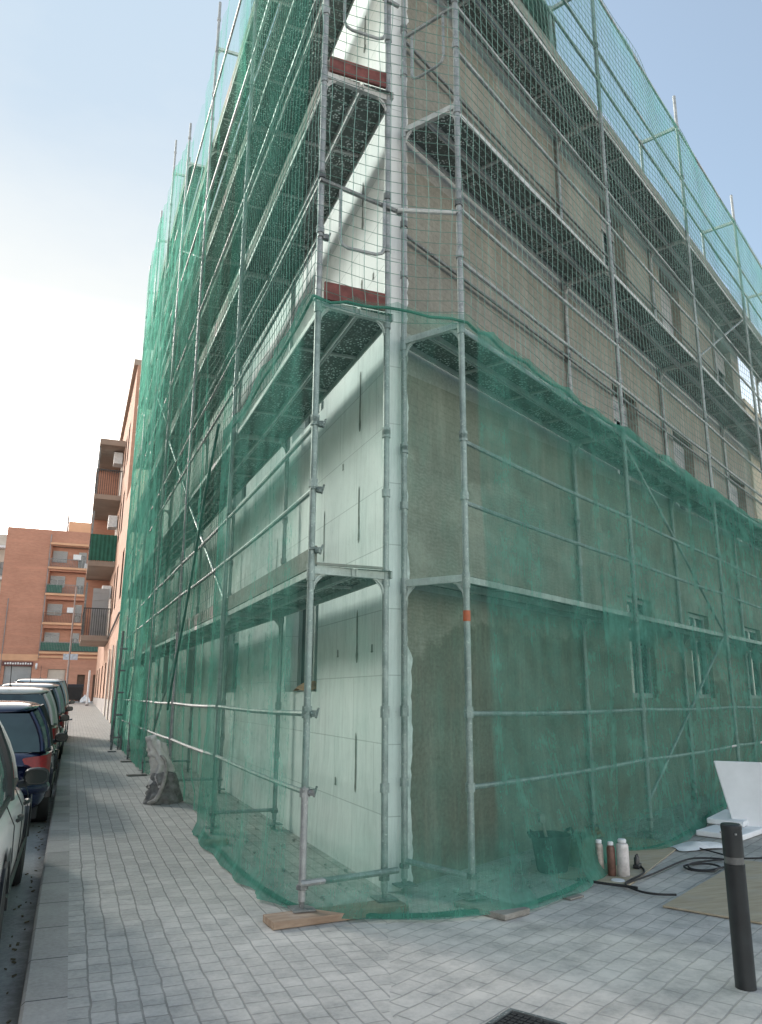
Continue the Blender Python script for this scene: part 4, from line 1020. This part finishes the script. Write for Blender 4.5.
    for sg in (-1, 1):
        for yy in (-Ln*0.29, Ln*0.315):
            mb = MB(); xo = sg*(hw-0.11); rT = 0.315
            mb.lathe((xo, yy, rT), [(rT-0.09, -0.11), (rT-0.015, -0.105), (rT, -0.08), (rT, 0.08), (rT-0.015, 0.105), (rT-0.09, 0.11)], 26, 'x'); wh = mb.build('wheel', M['rubber'], c)
            mb = MB(); mb.lathe((xo, yy, rT), [(rT-0.10, -0.102), (0.10, -0.085), (0.03, -0.09), (0.03, 0.09), (0.10, 0.085), (rT-0.10, 0.102)], 20, 'x'); mb.build('rim', M['alloy'], wh)
            mb = MB()
            for q in range(11):
                an = PI*q/10; a2 = PI*(q+1)/10
                if q == 10: continue
                r1, r2 = rT+0.005, rT+0.075
                x1 = sg*(hw*0.90); x2 = sg*(hw+0.008)
                A_ = (x2, yy+r2*math.cos(an), rT+r2*math.sin(an)); B_ = (x2, yy+r1*math.cos(an), rT+r1*math.sin(an)); C_ = (x2, yy+r1*math.cos(a2), rT+r1*math.sin(a2)); D_ = (x2, yy+r2*math.cos(a2), rT+r2*math.sin(a2))
                mb.quad(A_, B_, C_, D_)
                mb.quad(B_, (x1, B_[1], B_[2]), (x1, C_[1], C_[2]), C_)
            mb.build('wheel_arch', M['black'], c)
    mb = MB(); mb.tube([(0, yr0+0.15, Hr-0.01), (0, yr0-0.05, Hr+0.35)], 0.006, 5); mb.lathe((0, yr0+0.15, Hr-0.012), [(0.03, 0), (0.02, 0.02), (0.008, 0.03)], 10); mb.build('antenna', M['black'], c)
    mb = MB(); mb.tube([(0.05, y0-0.02, belt+0.03), (-0.35, y0+0.0, belt+0.12)], 0.010, 5); mb.build('wiper', M['black'], c)
    for sg in (-1, 1):
        mb = MB(); yf = Ln/2
        def fh(i_, j_):
            a_ = i_/4; f_ = j_/3
            return Vector((sg*hw*(0.50+0.40*a_), yf-0.075-0.30*a_**2.2-0.10*f_, belt*(0.58+0.14*f_))), (a_, f_), 0
        mb.grid(fh, 4, 3); mb.build('headlight', M['whitepl'], c, subsurf=1)
    return c
M['cglass'] = mat_glass('car_glass', (0.028, 0.05, 0.052), 0.04)
M['mirror'] = simple('mirror_glass', (0.012, 0.02, 0.018), 0.12, 0.1, 0.05, 2, 0)
M['taillamp'] = simple('tail_lamp_red', (0.30, 0.008, 0.012), 0.45, 0, 0.3, 30, 0.2, coat=0.15)
M['alloy'] = simple('alloy_rim', (0.30, 0.31, 0.32), 0.35, 0.7, 0.15, 10, 0)
silver = simple('silver_paint', (0.80, 0.78, 0.75), 0.35, 0.0, 0.05, 1, 0, coat=0.7)
blue = simple('dark_blue_paint', (0.006, 0.014, 0.052), 0.2, 0.3, 0.1, 1, 0, coat=0.9)
champ = simple('champagne_paint', (0.50, 0.48, 0.43), 0.3, 0.1, 0.05, 1, 0, coat=0.6)
grey = simple('anthracite_paint', (0.30, 0.30, 0.31), 0.28, 0.3, 0.08, 1, 0, coat=0.8)
lblue = simple('pale_blue_paint', (0.42, 0.50, 0.56), 0.32, 0.2, 0.05, 1, 0, coat=0.6)
car((-0.24-0.86, 6.15, -0.12), 4.2, 1.72, 1.46, silver, 'hatch', 'silver grey car whose front half enters at the picture edge, nearest of the row')
car((-0.13-0.85, 12.05, -0.12), 3.95, 1.70, 1.44, blue, 'hatch', 'dark blue hatchback with red tail lamp behind the silver grey car')
car((-0.13-0.88, 16.75, -0.12), 4.25, 1.76, 1.66, champ, 'suv', 'champagne coloured tall car with roof aerial parked before the blue hatchback')
car((-0.06-0.88, 22.3, -0.12), 4.3, 1.76, 1.80, grey, 'suv', 'dark grey tall car with pale roof fourth in the parked row')
car((-0.0-0.9, 27.6, -0.12), 4.4, 1.8, 2.00, lblue, 'van', 'pale blue van, farthest of the parked row')
# motorcycle wheel between the third and fourth
mo = empty('motorcycle', (-0.22, 19.5, -0.12)); tag(mo, 'small dark motorcycle squeezed between parked cars at the kerb', 'motorcycle')
for yy in (-0.42, 0.42):
    mb = MB(); mb.lathe((0, yy, 0.29), [(0.19, -0.045), (0.28, -0.04), (0.29, 0), (0.28, 0.04), (0.19, 0.045)], 20, 'x'); wh = mb.build('wheel', M['rubber'], mo)
    mb = MB(); mb.lathe((0, yy, 0.29), [(0.18, -0.02), (0.03, -0.03), (0.03, 0.03), (0.18, 0.02)], 16, 'x'); mb.build('rim', M['alloy'], wh)
mb = MB(); mb.tube([(0, 0.42, 0.30), (0, 0.25, 0.70), (0, 0.20, 0.92)], [0.05, 0.06, 0.04], 8); mb.tube([(0, -0.42, 0.35), (0, -0.1, 0.45), (0, 0.25, 0.62)], [0.06, 0.13, 0.09], 8); mb.build('body', simple('brown_red_paint', (0.16, 0.06, 0.05), .35, 0, .2, 4, coat=.5), mo)
mb = MB(); mb.tube([(0, -0.5, 0.72), (0, -0.25, 0.76), (0, 0.05, 0.70)], [0.07, 0.11, 0.06], 8); mb.build('seat', M['rubber'], mo)
mb = MB(); mb.tube([(-0.3, 0.12, 0.96), (-0.1, 0.2, 0.93), (0.1, 0.2, 0.93), (0.3, 0.12, 0.96)], 0.018, 6); mb.build('handlebar', M['alloy'], mo)

# ------------------------------------------------------------------ next building along the street (balconies)
nb = empty('apartment_building', (1.93, 27.0, 0)); tag(nb, 'salmon brick apartment block with stacked balconies past the scaffold', 'building')
OB = Vector((1.93, 0, 0)); hs = []; z0b = 5.4
for zf in (6.3, 10.9, 15.3):
    for ya in (32.5, 37.5, 41.8, 47.5, 50.5):
        if ya > 44 or zf < 7: hs.append((ya, ya+1.5, zf, zf+2.6))
for ya in (33.5, 36.6, 40.2, 44.0, 48.0, 53.0, 59, 65, 71): hs.append((ya, ya+1.9, 0.35, 3.4))
w = MB(); wall_grid(w, OB, uL, nL, 27.05, 44.5, 0, 12.0, hs, 0.3); wall_grid(w, OB, uL, nL, 44.5, 76, 0, 20.3, hs, 0.3); w.quad((1.93, 27.05, 0), (1.93, 27.05, 12), (9, 27.05, 12), (9, 27.05, 0)); w.quad((1.93, 27.05, 12), (1.93, 44.5, 12), (9, 44.5, 12), (9, 27.05, 12)); w.quad((1.93, 44.5, 12), (1.93, 44.5, 20.3), (9, 44.5, 20.3), (9, 44.5, 12)); w.quad((1.93, 44.5, 20.3), (1.93, 76, 20.3), (9, 76, 20.3), (9, 44.5, 20.3))
child(w.build('brick_wall', M['bricky'], nb))
for i_, h in enumerate(hs):
    if h[2] > 1: child(window_part(nb, OB, uL, nL, h, 0.2, [0.4, 0.0, 0.7][i_ % 3]))
    else:
        mb = MB(); mb.obox(OB+uL*h[0]+UP*h[2]+Vector((0.28, 0, 0)), uL*(h[1]-h[0]), Vector((0.05, 0, 0)), UP*(h[3]-h[2])); child(mb.build('door', M['brownd' if i_ % 2 else 'shutter'], nb))
mb = MB(); mb.box((1.87, 27.1, 0.0), (1.925, 75, 1.15)); child(mb.build('plinth', M['stone'], nb))
for ya in (35.6, 39.2, 43.0, 47.0):
    mb = MB(); mb.box((1.80, ya, 0.0), (1.868, ya+0.45, 3.9)); child(mb.build('pilaster', M['pale'], nb))
mb = MB(); mb.tube([(1.86, 29.6, 0.1), (1.86, 29.6, 5.2)], 0.16, 8); child(mb.build('white_downpipe', M['frame'], nb))
mb = MB(); mb.box((1.72, 44.5, 20.3), (2.2, 76, 20.65)); child(mb.build('eaves', M['slab'], nb))
mb = MB(); mb.tube([(1.84, 27.5, 5.15), (1.84, 33, 5.0), (1.84, 40, 5.3), (1.84, 52, 4.8)], 0.05, 6); child(mb.build('wall_cable', M['rubber'], nb))
for bi, zb in enumerate((4.75, 9.55, 14.05)):
    X0, X1, Y0, Y1 = 0.25, 1.92, 53.0, 60.0
    mb = MB(); mb.box((X0, Y0, zb), (X1, Y1, zb+0.32)); sl = child(mb.build('balcony', M['slab'], nb))
    rl = MB(); hz_ = 1.75
    rl.box((X0, Y0, zb+0.32+hz_-0.06), (X1, Y0+0.06, zb+0.32+hz_)); rl.box((X0, Y0, zb+0.32+hz_-0.06), (X0+0.06, Y1, zb+0.32+hz_))
    for q in range(13): rl.box((X0+0.02+q*0.135, Y0+0.015, zb+0.32), (X0+0.055+q*0.135, Y0+0.045, zb+0.32+hz_-0.06))
    for q in range(34): rl.box((X0+0.015, Y0+0.2+q*0.2, zb+0.32), (X0+0.045, Y0+0.235+q*0.2, zb+0.32+hz_-0.06))
    rl.build('railing', M['black'], sl)
    if bi == 1:
        mb = MB()
        def fc(i_, j_): return Vector((X0+0.05+(X1-X0-0.05)*i_/24, Y0-0.03-0.03*math.sin(i_*1.7), zb+0.35+hz_*j_/4)), (i_, j_), 0
        mb.grid(fc, 24, 4); mb.build('screen', M['greencl'], sl)
    if bi == 0:
        mb = MB(); mb.box((0.75, 53.5, zb+0.33), (1.75, 53.56, zb+3.4))
        for q in range(6): mb.box((0.75, 53.47, zb+0.6+q*.5), (1.75, 53.495, zb+0.62+q*.5))
        mb.build('white_screen', M['blind'], sl)
    mb = MB(); ac = (1.30, 54.2, zb+2.9); mb.box(ac, (1.86, 55.2, zb+3.7)); mb.build('air_conditioner', M['whitepl'], sl)
    for q in range(2): 
        mb = MB(); mb.box((X0+0.04, Y0+0.5+q*3.2, zb+0.32), (X0+0.14, Y0+0.62+q*3.2, zb+3.75)); mb.build('post', M['tube_dark'], sl)
    mb = MB(); mb.box((1.895, 53.6, zb+0.4), (1.922, 58, zb+3.6)); mb.build('balcony_door', M['brownd'], sl)
mb = MB(); mb.box((0.30, 53.0, 17.85), (1.92, 60.0, 18.25)); child(mb.build('canopy', M['slab'], nb))
mb = MB(); mb.box((0.25, 59.9, 4.8), (1.92, 60.1, 17.84)); child(mb.build('balcony_wall', M['brickx'], nb))

# ------------------------------------------------------------------ brick block closing the street
YB = 88.0
eb = empty('apartment_building', (-2.0, YB, 0.42)); tag(eb, 'orange brick apartment block closing the end of the street', 'building')
OE = Vector((0, YB, 0)); uE = Vector((1, 0, 0)); nE = Vector((0, -1, 0))
hs = [(-3.3, 3.6, z_, z_+2.35) for z_ in (14.45, 11.75, 8.75, 5.75)]
gs = [(-6.55, -4.0, 0.42, 4.15), (-2.45, -0.75, 0.42, 3.9), (0.45, 1.2, 0.42, 3.4), (2.0, 3.2, 0.42, 3.4)]
w = MB(); wall_grid(w, OE, uE, nE, -7.75, 6, 0, 18.5, hs+gs, 0.9)
w.quad((-7.75, YB, 0), (-7.75, YB, 18.5), (-7.75, YB+12, 18.5), (-7.75, YB+12, 0)); w.quad((-7.75, YB, 18.5), (6, YB, 18.5), (6, YB+12, 18.5), (-7.75, YB+12, 18.5))
w.quad((-3.4, YB+0.9, 5.6), (3.7, YB+0.9, 5.6), (3.7, YB+0.9, 17.2), (-3.4, YB+0.9, 17.2))
child(w.build('brick_wall', M['brickx'], eb))
w = MB(); w.quad((-7, YB+0.88, 0), (3.4, YB+0.88, 0), (3.4, YB+0.88, 4.5), (-7, YB+0.88, 4.5)); child(w.build('shop_interior', M['dark'], eb))
for i_, z_ in enumerate((14.30, 11.50, 8.45, 5.45, 16.9)):
    mb = MB(); mb.box((-3.45, YB-0.35, z_), (3.7, YB+0.88, z_+0.22)); child(mb.build('balcony_slab', M['cornice'], eb))
OE2 = Vector((0, YB+0.7, 0))
for i_, z_ in enumerate((14.45, 11.75, 8.75, 5.75)):
    child(window_part(eb, OE2, uE, nE, (-3.15, -1.7, z_+0.75, z_+1.95), 0.1, (1.0, 0.35, 0.6, 0.3)[i_]))
    child(window_part(eb, OE2, uE, nE, (-0.55, 0.25, z_+0.1, z_+1.95), 0.1, (0.2, 0.5, 0.6, 0.3)[i_]))
    mb = MB()
    if i_ in (1, 3): mb.box((-3.35, YB-0.32, z_+0.03), (-1.9 if i_ == 1 else 3.6, YB-0.30, z_+0.85))
    if i_ == 1 or i_ == 3: child(mb.build('green_screen', M['greencl'], eb))
    mb = MB(); mb.box((-3.4, YB-0.34, z_+0.88), (3.6, YB-0.29, z_+0.93))
    for q in range(46): mb.box((-3.38+q*0.15, YB-0.335, z_-0.05), (-3.35+q*0.15, YB-0.305, z_+0.88))
    child(mb.build('railing', M['tube_dark'] if i_ != 2 else M['brownd'], eb))
mb = MB(); mb.box((-1.9, YB+2, 18.52), (3.5, YB+8, 20.0)); child(mb.build('rooftop_room', M['cornice'], eb))
mb = MB(); mb.tube([(-2.0, YB+2, 18.5), (-2.0, YB+2, 20.9)], 0.09, 6); child(mb.build('chimney', M['stone'], eb))
mb = MB(); mb.box((-7.7, YB-0.10, 4.72), (-3.5, YB-0.002, 5.35)); mb.box((-3.45, YB-0.2, 5.05), (4, YB-0.002, 5.25)); child(mb.build('cornice', M['cornice'], eb))
mb = MB(); mb.box((-6.75, YB-0.16, 4.18), (-3.9, YB-0.02, 4.62)); sg_ = child(mb.build('shop_sign', simple('dark_red_sign', (0.10, 0.03, 0.03), .5), eb))
mb = MB()
for q in range(11):
    x_ = -6.55+q*0.235; hh = 0.16+0.06*((q*7) % 3)/2
    mb.box((x_, YB-0.185, 4.32), (x_+0.15, YB-0.165, 4.32+hh))
mb.build('lettering', M['mark'], sg_)
mb = MB()
for q in range(38): mb.box((-6.53, YB+0.25, 0.45+q*0.097), (-4.02, YB+0.27+0.02*(q % 2), 0.45+q*0.097+0.094))
child(mb.build('roller_shutter', M['shutter'], eb))
child(window_part(eb, OE, uE, nE, (-2.45, -0.75, 0.45, 2.65), 0.3, 0.0, mull=1))
mb = MB(); mb.box((-2.43, YB+0.22, 2.72), (-0.77, YB+0.30, 3.88)); child(mb.build('shop_blind', M['pale'], eb))
for (a_, b_) in ((0.47, 1.18), (2.0, 3.2)):
    mb = MB(); mb.box((a_, YB+0.5, 0.45), (b_, YB+0.56, 3.4)); child(mb.build('door', M['brownd'], eb))
mb = MB(); mb.tube([(-6.9, YB-0.06, 0.4), (-6.9, YB-0.06, 11)], 0.05, 6); mb.tube([(-3.45, YB-0.06, 5), (-3.45, YB-0.06, 18)], 0.06, 6); child(mb.build('downpipe', M['stone'], eb))
mb = MB(); mb.lathe((-3.55, YB-0.6, 4.15), [(0.30, -0.09), (0.33, 0), (0.30, 0.09)], 18, 'x'); mb.box((-3.6, YB-0.35, 4.1), (-3.5, YB-0.02, 4.2)); o_ = mb.build('round_sign', M['whitepl']); tag(o_, 'round white projecting sign beside the shop front at the street end', 'sign')
for q, (x_, z_) in enumerate(((-1.1, 15.5), (0.1, 14.6), (-1.2, 9.8), (0.5, 4.6))):
    mb = MB(); mb.box((x_, YB+0.25, z_), (x_+0.8, YB+0.65, z_+0.55)); mb.lathe((0, 0, 0), [(0.001, 0), (0.001, 0.001)], 3)
    child(mb.build('air_conditioner', M['whitepl'], eb))
# pale block further left
pb = empty('apartment_building', (-12, 97, 0)); tag(pb, 'pale apartment block peeping out at the left behind the orange brick one', 'building')
hs = [(-8.9-q*2.6, -7.9-q*2.6, z_, z_+1.6) for q in range(3) for z_ in (3.5, 7.2, 10.9, 14.5)]
w = MB(); OP = Vector((0, 97, 0)); wall_grid(w, OP, uE, nE, -18, -7.6, 0, 19.3, hs, 0.3); w.quad((-18, 97, 19.3), (-7.6, 97, 19.3), (-7.6, 105, 19.3), (-18, 105, 19.3)); child(w.build('wall', M['pale'], pb))
for h in hs: child(window_part(pb, OP, uE, nE, h, 0.15, 0.4))
for z_ in (3.0, 6.7, 10.4, 14.0, 17.6):
    mb = MB(); mb.box((-17, 96.0, z_), (-7.7, 96.99, z_+0.25)); child(mb.build('balcony_slab', M['white'], pb))
# houses along the other side of the street (off picture, they give the sky its canyon)
ob = empty('apartment_building', (-9.2, 8, 0)); tag(ob, 'brick row of flats across the street, outside the picture', 'building')
hs = [(ya, ya+1.4, z_, z_+1.8) for ya in (-3, 1, 5, 9, 13, 17, 21, 25, 29, 33) for z_ in (4.2, 7.2)]
w = MB(); OO = Vector((-9.2, 0, 0)); wall_grid(w, OO, uL, Vector((1, 0, 0)), -5, 38, 0, 9.5, hs, 0.25); w.quad((-9.2, -5, 9.5), (-9.2, 38, 9.5), (-19, 38, 9.5), (-19, -5, 9.5)); child(w.build('wall', M['bricky'], ob))
for h in hs[::1]: child(window_part(ob, OO, uL, Vector((1, 0, 0)), h, 0.15, 0.4))
# neighbour beyond the works on the second street
ne = empty('apartment_building', tuple(PR(12.5, 0.9))); tag(ne, 'cream rendered neighbour with roller blinds past the end of the mortar wall', 'building')
ON = PR(0, 0.62); hs = [(13.2+q*2.6, 14.5+q*2.6, z_, z_+1.5) for q in range(4) for z_ in (1.3, 5.4)]
w = MB(); wall_grid(w, ON, DR, nR, 12.25, 24, 0, 7.75, hs, 0.25); w.quad(ON+DR*12.25+UP*7.75, ON+DR*24+UP*7.75, ON+DR*24+NR*9+UP*7.75, ON+DR*12.25+NR*9+UP*7.75); w.quad(ON+DR*12.25, ON+DR*12.25+UP*7.75, ON+DR*12.25+NR*9+UP*7.75, ON+DR*12.25+NR*9)
child(w.build('wall', M['cream'], ne))
for h in hs: child(window_part(ne, ON, DR, nR, h, 0.12, 0.8))
# ------------------------------------------------------------------ street end furniture
du = empty('waste_container', (0.15, 78.5, gz(78.5))); tag(du, 'black waste container standing at the end of the pavement', 'waste container')
mb = MB(); i = 0
mb.v += [(-0.7, -0.5, 0.2), (0.7, -0.5, 0.2), (0.7, 0.5, 0.2), (-0.7, 0.5, 0.2), (-0.85, -0.65, 1.35), (0.85, -0.65, 1.35), (0.85, 0.65, 1.35), (-0.85, 0.65, 1.35)]
for q in ((0,3,2,1),(4,5,6,7),(0,1,5,4),(1,2,6,5),(2,3,7,6),(3,0,4,7)): mb.f.append(q)
mb.build('bin', M['rubber'], du, bevel=0.04)
mb = MB(); mb.tube([(-0.88, 0, 1.32), (0.88, 0, 1.32)], 0.30, 14); mb.build('lid', M['black'], du)
for xx in (-0.6, 0.6):
    for yy in (-0.4, 0.4): mb = MB(); mb.lathe((xx, yy, 0.11), [(0.10, -0.04), (0.10, 0.04)], 12, 'x'); mb.build('wheel', M['rubber'], du)
rag('rubbish_bag', (1.25, 77.6, gz(77.6)), 0.9, 0.8, 0.75, M['whitepl'], 'white rubbish bag on the pavement beside the black container', 'bag', 2)
sp = empty('street_sign', (0.10, 71.0, gz(71))); tag(sp, 'tall thin street pole carrying a small pale blue plate', 'street sign')
mb = MB(); mb.tube([(-0.5, 0, 0), (-0.5, 0, 9.8)], [0.09, 0.06], 8); mb.build('pole', M['stone'], sp)
mb = MB(); mb.box((-1.0, -0.06, 3.6), (0.15, -0.02, 4.1)); mb.build('plate', simple('pale_blue_plate', (0.42, 0.52, 0.62), .5), sp)
vs = empty('totem_sign', (1.22, 66, gz(66))); tag(vs, 'narrow upright white panel at the end of the pavement', 'sign')
mb = MB(); mb.box((-0.07, -0.4, 0.0), (0.07, 0.4, 2.7)); mb.build('panel', M['whitepl'], vs, bevel=0.02); mb = MB(); mb.box((-0.12, -0.45, 0), (0.12, 0.45, 0.12)); mb.build('foot', M['stone'], vs)

# litter in the gutter
mb = MB()
for q in range(46):
    yy = random.uniform(4.2, 11.0); xx = -0.13-abs(random.gauss(0, 0.05)); s_ = random.uniform(0.008, 0.03); a_ = random.uniform(0, PI)
    u = Vector((math.cos(a_), math.sin(a_), 0.2))*s_; v = Vector((-math.sin(a_), math.cos(a_), 0))*s_*0.6
    mb.obox((xx, yy, -0.116), u, v, UP*0.006)
tag(mb.build('leaves', simple('dry_leaf', (0.10, 0.085, 0.05), .9, 0, .5, 9)), 'dry leaves and grit lying in the gutter', 'litter', kind='stuff')

# ------------------------------------------------------------------ world, sun, camera
W = bpy.data.worlds.new('World'); S.world = W; W.use_nodes = True; nt = W.node_tree; nt.nodes.clear()
SUN_AZ, SUN_EL = -34.0, 27.0      # degrees from +Y towards +X
out = nt.nodes.new('ShaderNodeOutputWorld'); bg = nt.nodes.new('ShaderNodeBackground')
sky = nt.nodes.new('ShaderNodeTexSky'); sky.sky_type = 'NISHITA'; sky.sun_disc = False
sky.sun_elevation = R(SUN_EL); sky.sun_rotation = R(SUN_AZ); sky.air_density = 1.0; sky.dust_density = 1.8; sky.ozone_density = 1.4
tc = nt.nodes.new('ShaderNodeTexCoord'); dirv = tc.outputs['Generated']
skyc = mixc(nt, 1.0, sky.outputs[0], (0.26, 0.285, 0.27), 'MULTIPLY')
# thin high cloud, thickest low in the sky towards the sun
sd = Vector((math.sin(R(SUN_AZ)), math.cos(R(SUN_AZ)), 0.18)).normalized()
dp = nt.nodes.new('ShaderNodeVectorMath'); dp.operation = 'DOT_PRODUCT'; L(nt, dirv, dp.inputs[0]); dp.inputs[1].default_value = tuple(sd)
toward = ramp(nt, dp.outputs['Value'], [(0.35, 0.0), (0.97, 1.0)])
sepw = nt.nodes.new('ShaderNodeSeparateXYZ'); L(nt, dirv, sepw.inputs[0])
cl = noise_tex(nt, scaled(nt, dirv, (1.0, 1.0, 2.6), 0.4), 2.1, 7, 0.55)
zz_ = sepw.outputs[2]
low2 = ramp(nt, zz_, [(0.22, 1.0), (0.72, 0.0)])
f = math_n(nt, 'ADD', math_n(nt, 'MULTIPLY', math_n(nt, 'MULTIPLY', toward, low2), 1.5), math_n(nt, 'MULTIPLY', ramp(nt, zz_, [(0.0, 0.9), (0.6, 0.0)]), 0.8))
f = math_n(nt, 'ADD', f, math_n(nt, 'MULTIPLY', math_n(nt, 'SUBTRACT', cl, 0.42), 0.9))
f = math_n(nt, 'MINIMUM', math_n(nt, 'MAXIMUM', f, 0.22), 1.0)
skyc = mixc(nt, 1.0, skyc, mixc(nt, ramp(nt, zz_, [(0.15, 0.0), (0.75, 1.0)]), (0.78, 0.87, 0.95), (0.48, 0.66, 0.86)), 'DARKEN')
haze = mixc(nt, f, skyc, (1.0, 1.02, 1.0))
glow = math_n(nt, 'MULTIPLY', ramp(nt, zz_, [(0.02, 1.0), (0.46, 0.0)]), math_n(nt, 'ADD', math_n(nt, 'MULTIPLY', toward, 0.68), 0.32))
glow = math_n(nt, 'POWER', glow, 1.4)
L(nt, mixc(nt, 1.0, haze, mixc(nt, glow, (0, 0, 0), (15.0, 13.6, 12.0)), 'ADD'), bg.inputs[0]); bg.inputs[1].default_value = 1.0
L(nt, bg.outputs[0], out.inputs[0])
sl = bpy.data.lights.new('sun', 'SUN'); sl.energy = 3.4; sl.angle = R(14); sl.color = (1.0, 0.95, 0.87)
so = bpy.data.objects.new('sun', sl); COL.objects.link(so)
sv = Vector((math.sin(R(SUN_AZ))*math.cos(R(SUN_EL)), math.cos(R(SUN_AZ))*math.cos(R(SUN_EL)), math.sin(R(SUN_EL))))
so.rotation_euler = sv.to_track_quat('Z', 'Y').to_euler(); so.location = (0, 0, 30)

cam = bpy.data.cameras.new('camera'); co = bpy.data.objects.new('camera', cam); COL.objects.link(co); S.camera = co
cam.sensor_fit = 'VERTICAL'; cam.sensor_height = 36.0; cam.lens = 36.0*770/1024; cam.clip_end = 2000; cam.clip_start = 0.05
yaw, pitch, roll = math.atan2(309, 792), R(13.45), R(0.36)
fh_ = Vector((math.sin(yaw), math.cos(yaw), 0)); rt = Vector((math.cos(yaw), -math.sin(yaw), 0))
fw = fh_*math.cos(pitch)+UP*math.sin(pitch); uc = -fh_*math.sin(pitch)+UP*math.cos(pitch)
r2 = rt*math.cos(roll)+uc*math.sin(roll); u2 = uc*math.cos(roll)-rt*math.sin(roll)
from mathutils import Matrix
mw = Matrix(((r2.x, u2.x, -fw.x, 0), (r2.y, u2.y, -fw.y, 0), (r2.z, u2.z, -fw.z, 1.4), (0, 0, 0, 1)))
co.matrix_world = mw
S.view_settings.view_transform = 'Standard'; S.view_settings.look = 'None'; S.view_settings.exposure = 0
S.render.resolution_x = 762; S.render.resolution_y = 1024
S.render.engine = 'CYCLES'; S.cycles.transparent_max_bounces = 24; S.cycles.max_bounces = 6; S.cycles.use_denoising = True
